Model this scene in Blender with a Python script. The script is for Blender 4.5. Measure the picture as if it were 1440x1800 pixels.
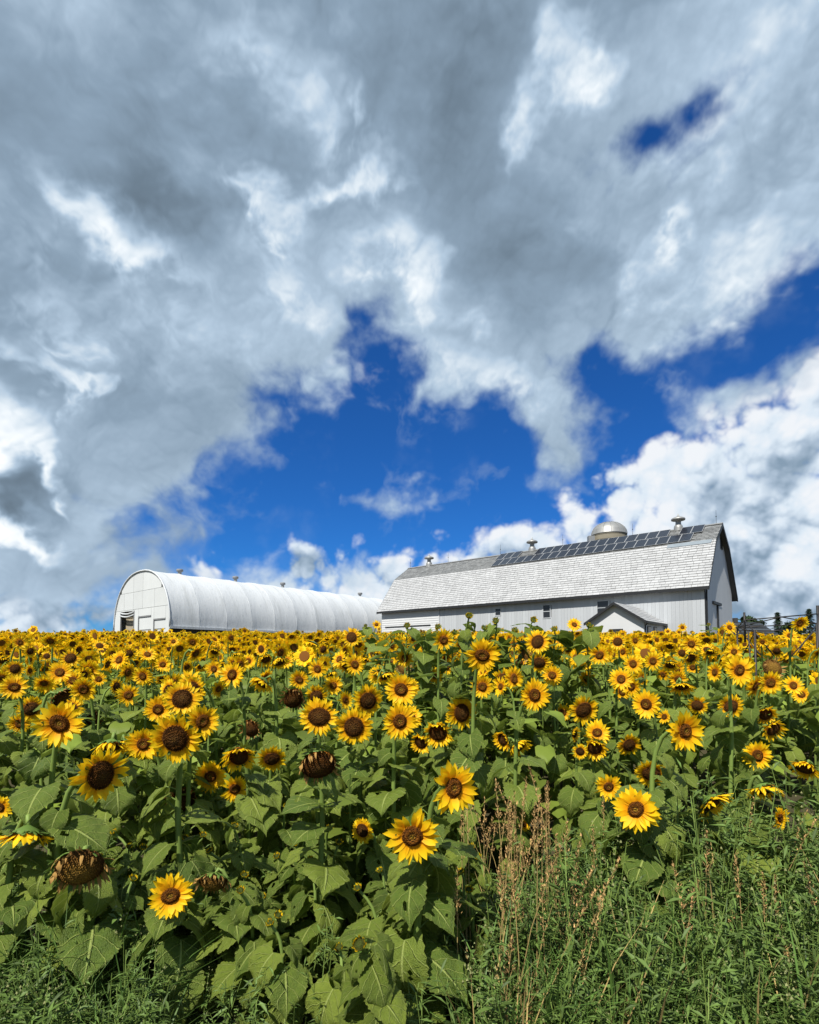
import bpy, bmesh, math, random
import numpy as np
from mathutils import Vector, Matrix, Quaternion

for o in list(bpy.data.objects):
    bpy.data.objects.remove(o, do_unlink=True)
SC = bpy.context.scene
COL = SC.collection
rnd = random.Random(11)
nrg = np.random.default_rng(5)

# ------------------------------------------------------------------ camera
EYE = 1.65                      # eye height above the soil at the field's edge
FPX, PITCH, CYP = 946.5, 0.05, 1110.0
cam_d = bpy.data.cameras.new("camera")
cam_d.sensor_fit = 'HORIZONTAL'
cam_d.sensor_width = 36.0
cam_d.lens = FPX / 1440.0 * 36.0
cam_d.shift_y = (CYP - 900.0) / 1440.0
cam_d.clip_end = 6000.0
cam_d.clip_start = 0.05
cam = bpy.data.objects.new("camera", cam_d)
cam.location = (0, 0, EYE)
cam.rotation_euler = (math.pi / 2 + PITCH, 0, 0)
COL.objects.link(cam)
SC.camera = cam

CP, SP = math.cos(PITCH), math.sin(PITCH)
def ray(px, py):
    a = (px - 720) / FPX
    u = (CYP - py) / FPX
    return Vector((a, CP - u * SP, SP + u * CP))
def at(px, py, depth):
    "point on the sight line through a photo pixel, at a given distance along y"
    r = ray(px, py)
    return Vector((0, 0, EYE)) + r * (depth / r.y)

# ------------------------------------------------------------------ light
SUN_AZ = Vector((-0.50, -0.866, 0)).normalized()      # towards the sun, level
SUN_EL = math.radians(54)
sun_dir = Vector((SUN_AZ.x * math.cos(SUN_EL), SUN_AZ.y * math.cos(SUN_EL), math.sin(SUN_EL)))
sun_d = bpy.data.lights.new("sun", 'SUN')
sun_d.energy = 4.9
sun_d.angle = math.radians(0.53)
sun_d.color = (1.0, 0.955, 0.87)
sun = bpy.data.objects.new("sun", sun_d)
sun.rotation_euler = sun_dir.to_track_quat('Z', 'Y').to_euler()
sun.location = (-20, -30, 50)
COL.objects.link(sun)

SC.view_settings.view_transform = 'Standard'
SC.view_settings.look = 'None'
SC.view_settings.exposure = 0.52
SC.view_settings.gamma = 1.0
SC.view_settings.use_curve_mapping = False
SC.cycles.max_bounces = 6
SC.cycles.diffuse_bounces = 3
SC.cycles.glossy_bounces = 2
SC.cycles.transmission_bounces = 4
SC.cycles.transparent_max_bounces = 8
SC.cycles.use_denoising = True

# ------------------------------------------------------------------ sky with clouds
world = bpy.data.worlds.new("World")
SC.world = world
world.use_nodes = True
WT = world.node_tree
WT.nodes.clear()

class G:
    "small expression builder for a node tree"
    def __init__(s, t): s.t = t
    def n(s, kind, **kw):
        nd = s.t.nodes.new(kind)
        for k, v in kw.items(): setattr(nd, k, v)
        return nd
    def put(s, sock, v):
        if isinstance(v, bpy.types.NodeSocket): s.t.links.new(v, sock)
        elif v is not None: sock.default_value = v
    def m(s, op, a, b=None, c=None, clamp=False):
        nd = s.n('ShaderNodeMath', operation=op, use_clamp=clamp)
        for i, v in enumerate((a, b, c)):
            if v is not None: s.put(nd.inputs[i], v)
        return nd.outputs[0]
    def v(s, op, a, b=None, scale=None):
        nd = s.n('ShaderNodeVectorMath', operation=op)
        s.put(nd.inputs[0], a)
        if b is not None: s.put(nd.inputs[1], b)
        if scale is not None: s.put(nd.inputs['Scale'], scale)
        return nd.outputs['Value'] if op in ('LENGTH', 'DOT_PRODUCT', 'DISTANCE') else nd.outputs[0]
    def noise(s, vec, scale, detail=4, rough=0.55, dist=0.0, col=False, lac=2.0):
        nd = s.n('ShaderNodeTexNoise')
        s.put(nd.inputs['Vector'], vec)
        for k, v in (('Scale', scale), ('Detail', detail), ('Roughness', rough), ('Distortion', dist), ('Lacunarity', lac)):
            nd.inputs[k].default_value = v
        return nd.outputs['Color'] if col else nd.outputs[0]
    def ramp(s, x, a, b, c=0.0, d=1.0, smooth=True):
        nd = s.n('ShaderNodeMapRange', interpolation_type='SMOOTHSTEP' if smooth else 'LINEAR')
        s.put(nd.inputs[0], x)
        for i, v in enumerate((a, b, c, d)): s.put(nd.inputs[i + 1], v)
        return nd.outputs[0]
    def mix(s, f, a, b, mode='MIX'):
        nd = s.n('ShaderNodeMix', data_type='RGBA', blend_type=mode)
        s.put(nd.inputs[0], f); s.put(nd.inputs[6], a); s.put(nd.inputs[7], b)
        return nd.outputs[2]
    def xyz(s, v):
        nd = s.n('ShaderNodeSeparateXYZ'); s.put(nd.inputs[0], v); return nd.outputs
    def vec(s, x, y, z):
        nd = s.n('ShaderNodeCombineXYZ')
        for i, q in enumerate((x, y, z)): s.put(nd.inputs[i], q)
        return nd.outputs[0]

# ---- cloud layers, computed on directions of the sky (azimuth, elevation)
f32 = np.float32
def _hash(ix, iy, iz, seed):
    h = (ix.astype(np.uint32) * np.uint32(374761393) + iy.astype(np.uint32) * np.uint32(668265263)
         + iz.astype(np.uint32) * np.uint32(2147483647) + np.uint32(seed) * np.uint32(974711))
    h = (h ^ (h >> np.uint32(13))) * np.uint32(1274126177)
    return h ^ (h >> np.uint32(16))
_GR = np.array([(1,1,0),(-1,1,0),(1,-1,0),(-1,-1,0),(1,0,1),(-1,0,1),(1,0,-1),(-1,0,-1),(0,1,1),(0,-1,1),(0,1,-1),(0,-1,-1),(1,1,0),(-1,1,0),(0,-1,1),(0,-1,-1)], f32)
def perlin(p, seed):
    i = np.floor(p).astype(np.int32)
    fr = (p - i).astype(f32)
    u = fr * fr * fr * (fr * (fr * 6 - 15) + 10)
    out = 0
    for dx in (0, 1):
        wx = u[..., 0] if dx else 1 - u[..., 0]
        for dy in (0, 1):
            wy = u[..., 1] if dy else 1 - u[..., 1]
            for dz in (0, 1):
                wz = u[..., 2] if dz else 1 - u[..., 2]
                gv = _GR[_hash(i[..., 0] + dx, i[..., 1] + dy, i[..., 2] + dz, seed) & np.uint32(15)]
                dot = gv[..., 0] * (fr[..., 0] - dx) + gv[..., 1] * (fr[..., 1] - dy) + gv[..., 2] * (fr[..., 2] - dz)
                out = out + wx * wy * wz * dot
    return out
def fbm(p, scale, octs, seed, rough=0.5, billow=False):
    amp, tot, out, q = 1.0, 0.0, 0, p * f32(scale)
    for k in range(octs):
        v = perlin(q, seed + k * 17)
        if billow: v = np.abs(v) * 1.25 - 0.14
        out = out + amp * v
        tot += amp
        amp *= rough
        q = q * f32(2.03) + f32(3.7)
    return out / tot
def sstep(x, a, b):
    t = np.clip((x - a) / (b - a), 0, 1)
    return t * t * (3 - 2 * t)
def lerp3(x, stops):
    xs = [s[0] for s in stops]
    return np.stack([np.interp(x, xs, [s[1][k] for s in stops]) for k in range(3)], -1).astype(f32)

def stereo(px, py):
    d = ray(px, py).normalized()
    return np.array((d.x / (1 + d.y), d.z / (1 + d.y)))
def lobe(px, py, rx, ry, ang):
    a = math.radians(ang)
    c = stereo(px, py)
    ux = stereo(px + rx * math.cos(a), py + rx * math.sin(a)) - c
    uy = stereo(px - ry * math.sin(a), py + ry * math.cos(a)) - c
    return c, ux, uy
def lobe_r(P, spec):
    c, ux, uy = lobe(*spec[:5])
    a, b = np.hypot(*ux), np.hypot(*uy)
    q = P - c.astype(f32)
    e = ux / a
    x = (q[..., 0] * e[0] + q[..., 1] * e[1]) / a
    y = (-q[..., 0] * e[1] + q[..., 1] * e[0]) / b
    return np.sqrt(x * x + y * y), min(a, b)
def union_sdf(P, specs, k=0.012):
    cur = None
    for sp in specs:
        r, s = lobe_r(P, sp)
        h = (1 - r) * s
        if cur is None: cur = h
        else:
            d = np.maximum(k - np.abs(cur - h), 0) / k
            cur = np.maximum(cur, h) + d * d * k * 0.25
    return cur

GAPS = [(800, 1075, 500, 80, 0), (715, 795, 215, 95, 12), (690, 670, 62, 92, -4), (590, 850, 175, 80, -14), (470, 925, 72, 40, -22), (515, 800, 85, 55, -40), (815, 760, 95, 62, 10),
        (830, 900, 230, 52, 6), (760, 965, 370, 60, 2), (1290, 605, 215, 40, -24), (1130, 690, 80, 40, 24), (1150, 775, 100, 56, -14), (1425, 515, 80, 42, -28),
        (1300, 900, 380, 190, -22), (1200, 190, 22, 40, 28), (1135, 240, 20, 10, -40), (345, 1012, 120, 28, -8),
        (1330, 1040, 320, 90, 0), (60, 1085, 220, 34, -4), (1050, 960, 120, 60, 0)]
HEAPS = [(1345, 965, 250, 170, 0), (1120, 1010, 240, 90, 0), (1300, 890, 150, 70, 0), (1390, 1030, 170, 70, 0), (1240, 1010, 200, 60, 0), (1010, 985, 120, 50, 0), (1440, 820, 90, 120, 0), (1350, 790, 130, 130, 0), (1215, 850, 120, 95, -20), (1105, 890, 96, 66, -20), (1010, 930, 66, 52, 0), (1410, 705, 100, 74, -25), (1475, 655, 70, 40, -35), (1255, 740, 40, 40, 0),
         (1095, 842, 34, 36, 0), (880, 972, 46, 50, 0), (935, 975, 52, 50, 0), (758, 1000, 44, 58, 0), (705, 1038, 66, 58, -30), (820, 1020, 76, 56, 0), (760, 1060, 160, 40, 0), (1405, 960, 130, 110, 0), (1375, 905, 86, 54, -20),
         (1180, 970, 160, 76, 0), (524, 1000, 58, 54, 0), (575, 1010, 50, 46, 0), (608, 988, 36, 20, -20), (475, 1030, 60, 40, 0), (630, 1042, 66, 48, 0), (560, 1062, 170, 44, 0),
         (85, 1050, 150, 70, 0), (372, 982, 34, 26, 10), (185, 1060, 66, 50, 0), (700, 1150, 1400, 40, 0)]
TONES = [(125, 365, 100, 40, 48, .22), (190, 425, 100, 44, 40, .21), (270, 470, 80, 34, 25, .22), (100, 560, 70, 40, 10, .12), (600, 335, 70, 26, -35, .30), (680, 325, 40, 36, 0, .24), (618, 225, 20, 44, 0, .16), (480, 365, 80, 26, 28, .24),
         (735, 490, 110, 44, 25, .24), (540, 500, 100, 60, 20, .10), (955, 210, 30, 110, 6, .24), (1035, 70, 34, 100, 12, .22), (1212, 388, 30, 34, 0, .26), (1280, 440, 220, 70, -14, .16), (640, 640, 56, 18, -38, .22), (35, 735, 60, 44, 30, .42),
         (122, 800, 16, 50, -15, .34), (50, 925, 110, 26, 10, .40), (85, 645, 80, 26, 22, .26), (160, 665, 40, 18, 10, .2), (1360, 130, 190, 200, 0, .14), (540, 190, 40, 110, 0, .14), (430, 40, 80, 60, 0, .1), (840, 640, 110, 40, 20, .12),
         (300, 580, 330, 90, 10, .05), (60, 850, 110, 58, 5, -.24), (270, 350, 150, 50, 22, -.15), (860, 290, 120, 240, -8, -.09), (350, 770, 190, 120, 0, -.05), (980, 520, 170, 60, -8, -.10), (290, 935, 170, 50, -16, -.13),
         (110, 190, 300, 150, 10, -.09), (870, 40, 120, 70, 0, -.07), (930, 790, 80, 60, 0, -.05), (680, 130, 60, 120, 0, -.04)]

def cloud_layers(az, el):
    "az, el: 2-D arrays in radians -> (colour, cover)"
    D = np.stack([np.sin(az) * np.cos(el), np.cos(az) * np.cos(el), np.sin(el)], -1).astype(f32)
    den = np.maximum(1 + D[..., 1], 0.02)
    P = np.stack([D[..., 0] / den, D[..., 2] / den], -1)
    sy, sz = D[..., 1], D[..., 2]
    W = np.stack([fbm(D, 4.5, 5, 3, .55), fbm(D, 4.5, 5, 71, .55)], -1)
    fine = fbm(D, 9.0, 7, 29, .58)
    fine2 = fbm(D + W[..., :1] * 0.12, 13.0, 6, 57, .6)
    big = fbm(D, 2.2, 4, 41, .5)
    # the high grey layer, with its gaps
    gap = union_sdf(P + W * 0.060, GAPS)
    behind = 1 - sstep(sy, -0.1, 0.35)
    gap = gap * (1 - behind) + (big * 0.35 - 0.02) * behind
    pf = fbm(D + W[..., :1] * 0.06, 5.5, 5, 211, .48, True)
    dep = -gap + (pf - 0.07) * 0.045 + fine * 0.026 + fine2 * 0.012 - 0.002
    aA = sstep(dep, -0.006, 0.020)
    wisp = sstep(fine2 + 0.5 * W[..., 0], 0.16, 0.44) * 0.16 * sstep(dep, -0.08, 0.0)
    aA = np.maximum(aA, wisp)
    tone = 0
    PT = P + W * 0.075 + np.stack([fine, fine2], -1) * 0.03
    for t in TONES:
        r, k = lobe_r(PT, t)
        tone = tone + 1.35 * t[5] * sstep(r, 1.55, 0.05)
    fib = fine2 * 0.6 + fine * 0.4
    tone = tone * np.clip(1.0 + fib * 1.9, 0.3, 1.9)
    bri = 0.025 + 0.365 + tone + fib * 0.26 + big * 0.16 + W[..., 1] * 0.16 + 0.13 * (1 - sstep(dep, 0.0, 0.10))
    # relief of the grey layer: puffs lit from high on the left
    stp = abs(el[1, 0] - el[0, 0])
    em = 0
    for k, wt_ in ((1, 1.0), (3, .8), (7, .6)):
        s_ = max(1, int(round(k * 0.0040 / stp)))
        em = em + wt_ * (pf - np.roll(np.roll(pf, -s_, 0), s_ // 2, 1)) / k ** .55
    bri = bri + np.clip(em * 0.60, -.12, .25) * (0.45 + 1.3 * sstep(tone + fib * .5, -.05, .30)) + (pf - .08) * 0.12
    cA = lerp3(bri, [(0.0, (0.105, 0.145, 0.185)), (0.18, (0.155, 0.215, 0.280)), (0.36, (0.245, 0.335, 0.435)), (0.58, (0.42, 0.54, 0.67)), (0.80, (0.67, 0.755, 0.83)), (1.05, (0.93, 0.96, 0.98))])
    # heaped clouds low over the horizon
    bil = fbm(D + W[..., :1] * 0.02, 12.0, 5, 101, .50, True)
    hs = union_sdf(P + W * 0.03, HEAPS)
    hs = hs * sstep(sy, -0.2, 0.3) + (0.16 + big * 0.3 - sz * 0.9) * 0.3 * (1 - sstep(sy, -0.2, 0.3))
    dn = np.minimum(hs, 0.10) * 0.95 + (bil - 0.085) * 0.066 * (0.25 + 0.75 * sstep(hs, -0.016, 0.012)) - 0.004 + fine * 0.014
    aB = sstep(dn, -0.002, 0.016)
    # light from high on the left: march a few steps through the density towards it
    step = abs(el[1, 0] - el[0, 0])
    occ = 0
    ny = dn.shape[0]
    for k in (1, 2, 3, 5, 8, 12, 17):
        s = max(1, int(round(k * 0.0030 / step)))
        sh = np.roll(np.roll(dn, -s, 0), s // 2, 1)
        occ = occ + np.clip(sh - dn * 0.55, -0.02, 0.05)
    emb = 0
    for k, wt_ in ((2, .35), (5, .9), (11, 1.1)):
        s_ = max(1, int(round(k * 0.0030 / step)))
        emb = emb + wt_ * (bil - np.roll(np.roll(bil, -s_, 0), s_ // 2, 1)) / k ** .3
    lb = fbm(D, 5.0, 3, 151, .5, True)
    for k, wt_ in ((8, 1.0), (18, 1.0)):
        s_ = max(1, int(round(k * 0.0030 / step)))
        emb = emb + wt_ * .75 * (lb - np.roll(np.roll(lb, -s_, 0), s_ // 2, 1))
    rim = 1 - sstep(hs + bil * .08, 0.0, 0.055)
    lit = np.clip(0.27 + emb * 1.0 + 0.34 * rim + fine * 0.20 + (bil - .06) * 0.8 + 0.26 * sstep(sz, .10, .34), 0, 1)
    lit = lit - 0.30 * sstep(-sz, -0.12, -0.02) - 0.12 * sstep(W[..., 1], 0.02, 0.25)
    cB = lerp3(lit, [(0.0, (0.22, 0.31, 0.41)), (0.3, (0.40, 0.50, 0.62)), (0.6, (0.66, 0.75, 0.84)), (0.92, (0.80, 0.83, 0.87))])
    veil = sstep(fbm(D, 3.2, 6, 131, .6) + fine2 * .3, 0.08, 0.45) * 0.10
    cV = np.array((0.46, 0.58, 0.72), f32)
    # heaps over the thin veil, the grey layer over both
    a = veil; col = np.broadcast_to(cV, cA.shape) * a[..., None]
    col = col * (1 - aB[..., None]) + cB * aB[..., None]; a = a * (1 - aB) + aB
    col = col * (1 - aA[..., None]) + cA * aA[..., None]; a = a * (1 - aA) + aA
    return col / np.maximum(a, 1e-4)[..., None], a

SKY_RES = 11                                  # samples per degree of sky
EL0 = -6
def sky_grid(a0, a1, e0, e1, res):
    return np.meshgrid(np.radians(np.arange(a0, a1, 1 / res) + .5 / res).astype(np.float64), np.radians(np.arange(e0, e1, 1 / res) + .5 / res))
cw, chh = 360 * SKY_RES, (90 - EL0) * SKY_RES
gc, ga = cloud_layers(*sky_grid(-180, 180, EL0, 90, 2.75))
rep = np.concatenate([gc, ga[..., None]], -1)
rep = np.repeat(np.repeat(rep, 4, 0), 4, 1)[:chh, :cw].astype(np.float32)
for ax in (0, 1):                              # smooth the coarse part
    for k in range(2):
        rep = (np.roll(rep, 2, ax) + rep * 2 + np.roll(rep, -2, ax)) / 4
fc, fa = cloud_layers(*sky_grid(-52, 52, EL0, 62, SKY_RES))
fine_part = np.concatenate([fc, fa[..., None]], -1)
wa = np.clip((52 - np.abs(np.linspace(-52, 52, fine_part.shape[1]))) / 6, 0, 1)
we = np.clip((62 - np.linspace(EL0, 62, fine_part.shape[0])) / 5, 0, 1)
wgt = (we[:, None] * wa[None, :])[..., None]
x0 = (180 - 52) * SKY_RES
sl = rep[:fine_part.shape[0], x0:x0 + fine_part.shape[1]]
rep[:fine_part.shape[0], x0:x0 + fine_part.shape[1]] = sl * (1 - wgt) + fine_part * wgt
img = bpy.data.images.new("cloud_layers", cw, chh, alpha=True, float_buffer=True)
img.colorspace_settings.name = 'Non-Color'
img.alpha_mode = 'CHANNEL_PACKED'
img.pixels.foreach_set(rep.astype(np.float32).ravel())
img.update()

g = G(WT)
tc = g.n('ShaderNodeTexCoord')
D = g.v('NORMALIZE', tc.outputs['Generated'])
sx, sy, sz = g.xyz(D)
u = g.m('MULTIPLY_ADD', g.m('ARCTAN2', sx, sy), 1 / (2 * math.pi), 0.5)
v = g.m('MULTIPLY_ADD', g.m('ARCSINE', sz), 180 / math.pi / (90 - EL0), -EL0 / (90 - EL0))
ti = g.n('ShaderNodeTexImage', interpolation='Cubic', extension='EXTEND')
ti.image = img
g.put(ti.inputs[0], g.vec(u, v, 0.0))
sky = g.n('ShaderNodeTexSky', sky_type='NISHITA')
sky.sun_disc = False
sky.sun_elevation = SUN_EL
sky.sun_rotation = math.atan2(sun_dir.x, sun_dir.y)
sky.altitude = 300
sky.air_density = 1.0
sky.dust_density = 0.3
sky.ozone_density = 3.0
deep = g.mix(1.0, sky.outputs[0], (0.13, 0.50, 1.02, 1), 'MULTIPLY')   # the saturated blue between the clouds
blue = g.v('SCALE', deep, scale=0.078)
bg = g.n('ShaderNodeBackground')
g.put(bg.inputs[0], g.mix(ti.outputs[1], blue, g.v('SCALE', ti.outputs[0], scale=0.77)))
bg.inputs[1].default_value = 1.0
wo = g.n('ShaderNodeOutputWorld')
g.put(wo.inputs[0], bg.outputs[0])
world.cycles.sampling_method = 'MANUAL'
world.cycles.sample_map_resolution = 512
# ------------------------------------------------------------------ helpers
def ground_z(x, y):
    t = max(0.0, y - 2.4)
    z = 0.0545 * t
    if y > 42: z = 0.0545 * 39.6 + 0.55 * (1 - math.exp(-(y - 42) * 0.0545 / 0.55))
    return z

def mat(name, color, rough=0.7, spec=0.3, metal=0.0, var=0.0, var_scale=3.0, island=0.0, obj=0.0, bump=0.0, bump_scale=20.0, trans=0.0, coord='Object', stretch=None):
    "plain procedural material: base colour with noise, per-piece and per-object variation, fine relief"
    m = bpy.data.materials.new(name)
    m.use_nodes = True
    t = m.node_tree
    g = G(t)
    bs = t.nodes['Principled BSDF']
    out = t.nodes['Material Output']
    tc = g.n('ShaderNodeTexCoord')
    vec = tc.outputs[coord]
    if stretch:
        mp = g.n('ShaderNodeMapping'); g.put(mp.inputs[0], vec); mp.inputs['Scale'].default_value = stretch; vec = mp.outputs[0]
    val = None
    def add(x):
        nonlocal val
        val = x if val is None else g.m('ADD', val, x)
    if var: add(g.m('MULTIPLY', g.m('SUBTRACT', g.noise(vec, var_scale, 5, 0.6), 0.5), var * 2))
    if island:
        ge = g.n('ShaderNodeNewGeometry'); add(g.m('MULTIPLY', g.m('SUBTRACT', ge.outputs['Random Per Island'], 0.5), island))
    if obj:
        oi = g.n('ShaderNodeObjectInfo'); add(g.m('MULTIPLY', g.m('SUBTRACT', oi.outputs['Random'], 0.5), obj))
    col = (*color, 1)
    if val is not None:
        f = g.m('ADD', val, 1.0)
        mm = g.n('ShaderNodeVectorMath', operation='SCALE')
        mm.inputs[0].default_value = color
        g.put(mm.inputs['Scale'], f)
        col = mm.outputs[0]
    g.put(bs.inputs['Base Color'], col)
    bs.inputs['Roughness'].default_value = rough
    bs.inputs['Specular IOR Level'].default_value = spec
    bs.inputs['Metallic'].default_value = metal
    if bump:
        bp = g.n('ShaderNodeBump'); bp.inputs['Strength'].default_value = bump; bp.inputs['Distance'].default_value = 0.02
        g.put(bp.inputs['Height'], g.noise(vec, bump_scale, 4, 0.6)); g.put(bs.inputs['Normal'], bp.outputs[0])
    if trans:
        tr = g.n('ShaderNodeBsdfTranslucent'); g.put(tr.inputs[0], col)
        mx = g.n('ShaderNodeMixShader'); mx.inputs[0].default_value = trans
        t.links.new(bs.outputs[0], mx.inputs[1]); t.links.new(tr.outputs[0], mx.inputs[2]); t.links.new(mx.outputs[0], out.inputs[0])
    return m

class MB:
    "collects shapes into one mesh"
    def __init__(s): s.v, s.f, s.mi, s.a, s.b = [], [], [], [], []
    def add(s, verts, faces, mi=0, a=None, b=None):
        o = len(s.v)
        s.v += [tuple(q) for q in verts]
        s.f += [tuple(i + o for i in f) for f in faces]
        s.mi += [mi] * len(faces)
        s.a += list(a) if a is not None else [0.0] * len(verts)
        s.b += list(b) if b is not None else [0.0] * len(verts)
        return s
    def box(s, x0, x1, y0, y1, z0, z1, mi=0, M=None):
        v = [Vector((x, y, z)) for z in (z0, z1) for y in (y0, y1) for x in (x0, x1)]
        if M: v = [M @ q for q in v]
        return s.add(v, [(0, 2, 3, 1), (4, 5, 7, 6), (0, 1, 5, 4), (2, 6, 7, 3), (0, 4, 6, 2), (1, 3, 7, 5)], mi)
    def tube(s, pts, rad, n=6, mi=0, cap=True):
        pts = [Vector(p) for p in pts]
        if not hasattr(rad, '__len__'): rad = [rad] * len(pts)
        vs, fs = [], []
        ref = Vector((0.31, 0.95, 0.1))
        for i, p in enumerate(pts):
            d = (pts[min(i + 1, len(pts) - 1)] - pts[max(i - 1, 0)]).normalized()
            x = d.cross(ref)
            if x.length < 1e-3: x = d.cross(Vector((1, 0, 0)))
            x.normalize(); y = d.cross(x)
            for k in range(n):
                th = 2 * math.pi * k / n
                vs.append(p + x * (math.cos(th) * rad[i]) + y * (math.sin(th) * rad[i]))
        for i in range(len(pts) - 1):
            for k in range(n):
                a, b = i * n + k, i * n + (k + 1) % n
                fs.append((a, b, b + n, a + n))
        if cap: fs += [tuple(range(n))[::-1], tuple(range((len(pts) - 1) * n, len(pts) * n))]
        return s.add(vs, fs, mi)
    def lathe(s, prof, n=12, mi=0, M=None):
        vs = []
        for r, z in prof:
            for k in range(n):
                th = 2 * math.pi * k / n
                q = Vector((r * math.cos(th), r * math.sin(th), z))
                vs.append(M @ q if M else q)
        fs = []
        for i in range(len(prof) - 1):
            for k in range(n):
                a, b = i * n + k, i * n + (k + 1) % n
                fs.append((a, b, b + n, a + n))
        return s.add(vs, fs, mi)
    def mesh(s, name, mats, smooth=False):
        me = bpy.data.meshes.new(name)
        me.from_pydata(s.v, [], s.f)
        for m in (mats if isinstance(mats, (list, tuple)) else [mats]): me.materials.append(m)
        if any(s.mi): me.polygons.foreach_set('material_index', s.mi)
        if any(s.a) or any(s.b):
            for nm, arr in (('along', s.a), ('across', s.b)):
                at_ = me.attributes.new(nm, 'FLOAT', 'POINT'); at_.data.foreach_set('value', arr)
        if smooth: me.polygons.foreach_set('use_smooth', [True] * len(me.polygons))
        me.update()
        return me
    def build(s, name, mats, parent=None, smooth=False):
        return link(name, s.mesh(name, mats, smooth), parent)

def link(name, data, parent=None, loc=None, rot=None, scale=None):
    o = bpy.data.objects.new(name, data)
    COL.objects.link(o)
    if parent is not None: o.parent = parent
    if loc is not None: o.location = loc
    if rot is not None:
        if isinstance(rot, Quaternion): o.rotation_mode = 'QUATERNION'; o.rotation_quaternion = rot
        else: o.rotation_euler = rot
    if scale is not None: o.scale = (scale,) * 3 if isinstance(scale, (int, float)) else scale
    return o
def tag(o, label=None, cat=None, group=None, kind=None):
    for k, v in (('label', label), ('category', cat), ('group', group), ('kind', kind)):
        if v: o[k] = v
    return o
def thing(name, label, cat, loc=(0, 0, 0), rz=0.0, group=None):
    return tag(link(name, None, None, loc, (0, 0, rz)), label, cat, group)

# ------------------------------------------------------------------ materials
M = {}
M['soil'] = mat('soil', (0.055, 0.048, 0.026), 0.95, 0.1, var=0.5, var_scale=1.5, bump=0.6, bump_scale=9)
M['white_paint'] = mat('white_paint', (0.42, 0.44, 0.46), 0.6, 0.3, var=0.22, var_scale=0.9, obj=0.14, bump=0.25, bump_scale=14, stretch=(1, 1, .12))
M['clap_paint'] = mat('clap_paint', (0.54, 0.55, 0.56), 0.6, 0.3, var=0.08, var_scale=1.2, obj=0.06)
M['wall_core'] = mat('wall_core', (0.26, 0.27, 0.28), 0.8)
M['gable_paint'] = mat('gable_paint', (0.56, 0.57, 0.58), 0.65, 0.3, var=0.12, var_scale=1.3, bump=0.3, bump_scale=10, stretch=(1, 1, .1))
M['shingle'] = mat('shingle', (0.37, 0.375, 0.38), 0.5, 0.35, var=0.20, var_scale=0.7, island=0.17)
M['shingle_upper'] = mat('shingle_upper', (0.225, 0.23, 0.23), 0.55, 0.3, var=0.22, var_scale=0.8, island=0.35)
M['roof_under'] = mat('roof_under', (0.10, 0.10, 0.10), 0.8)
M['black_trim'] = mat('black_trim', (0.018, 0.019, 0.021), 0.5, 0.4)
M['patch'] = mat('patch', (0.20, 0.235, 0.265), 0.45, 0.4, metal=0.2, var=0.2, var_scale=2)
M['galv'] = mat('galv', (0.30, 0.30, 0.29), 0.5, 0.5, metal=0.45, var=0.22, var_scale=2.5)
M['panel'] = mat('panel', (0.018, 0.021, 0.030), 0.22, 0.5, obj=0.25)
M['panel_frame'] = mat('panel_frame', (0.34, 0.35, 0.36), 0.4, 0.5)
M['glass_dark'] = mat('glass_dark', (0.02, 0.022, 0.025), 0.12, 0.6)
def fabric_mat():
    m = mat('fabric', (0.54, 0.56, 0.57), 0.55, 0.3)
    t = m.node_tree; g = G(t); bs = t.nodes['Principled BSDF']
    oc = g.n('ShaderNodeTexCoord').outputs['Object']
    def st(sc):
        mp = g.n('ShaderNodeMapping'); g.put(mp.inputs[0], oc); mp.inputs['Scale'].default_value = sc; return mp.outputs[0]
    streak = g.m('MULTIPLY', g.ramp(g.noise(st((.22, 1.5, .16)), 1.0, 5, 0.65), 0.50, 0.74), 0.55)
    spots = g.m('MULTIPLY', g.ramp(g.noise(st((1.2, 2.4, 1.0)), 1.6, 6, 0.7), 0.54, 0.70), 0.40)
    tone = g.mix(g.noise(st((.2, .5, .2)), 1.0, 3, 0.5), (0.56, 0.58, 0.59, 1), (0.47, 0.49, 0.51, 1))
    c = g.mix(g.m('MAXIMUM', streak, spots), tone, (0.30, 0.315, 0.31, 1))
    g.put(bs.inputs['Base Color'], c)
    bp = g.n('ShaderNodeBump'); bp.inputs['Strength'].default_value = 0.5; bp.inputs['Distance'].default_value = 0.12
    g.put(bp.inputs['Height'], g.noise(st((.3, 1.0, .3)), 1.0, 4, 0.6)); g.put(bs.inputs['Normal'], bp.outputs[0])
    return m
M['fabric'] = fabric_mat()
M['end_panel'] = mat('end_panel', (0.58, 0.60, 0.60), 0.6, 0.3, var=0.10, var_scale=0.8, obj=0.10)
M['seam'] = mat('seam', (0.20, 0.205, 0.21), 0.7)
M['interior'] = mat('interior', (0.34, 0.29, 0.21), 0.9, var=0.2)
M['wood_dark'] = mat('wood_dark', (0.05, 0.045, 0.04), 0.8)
M['concrete'] = mat('concrete', (0.24, 0.215, 0.16), 0.85, var=0.2, var_scale=1.2, bump=0.2)
M['pipe'] = mat('pipe', (0.030, 0.027, 0.026), 0.55, 0.4, metal=0.3, var=0.3, var_scale=8)
M['needle'] = mat('needle', (0.022, 0.040, 0.022), 0.7, 0.2, island=0.8)
M['bark'] = mat('bark', (0.06, 0.045, 0.03), 0.9, var=0.3)
M['far_leaf'] = mat('far_leaf', (0.035, 0.060, 0.022), 0.7, 0.2, island=0.9, trans=0.15)

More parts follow.
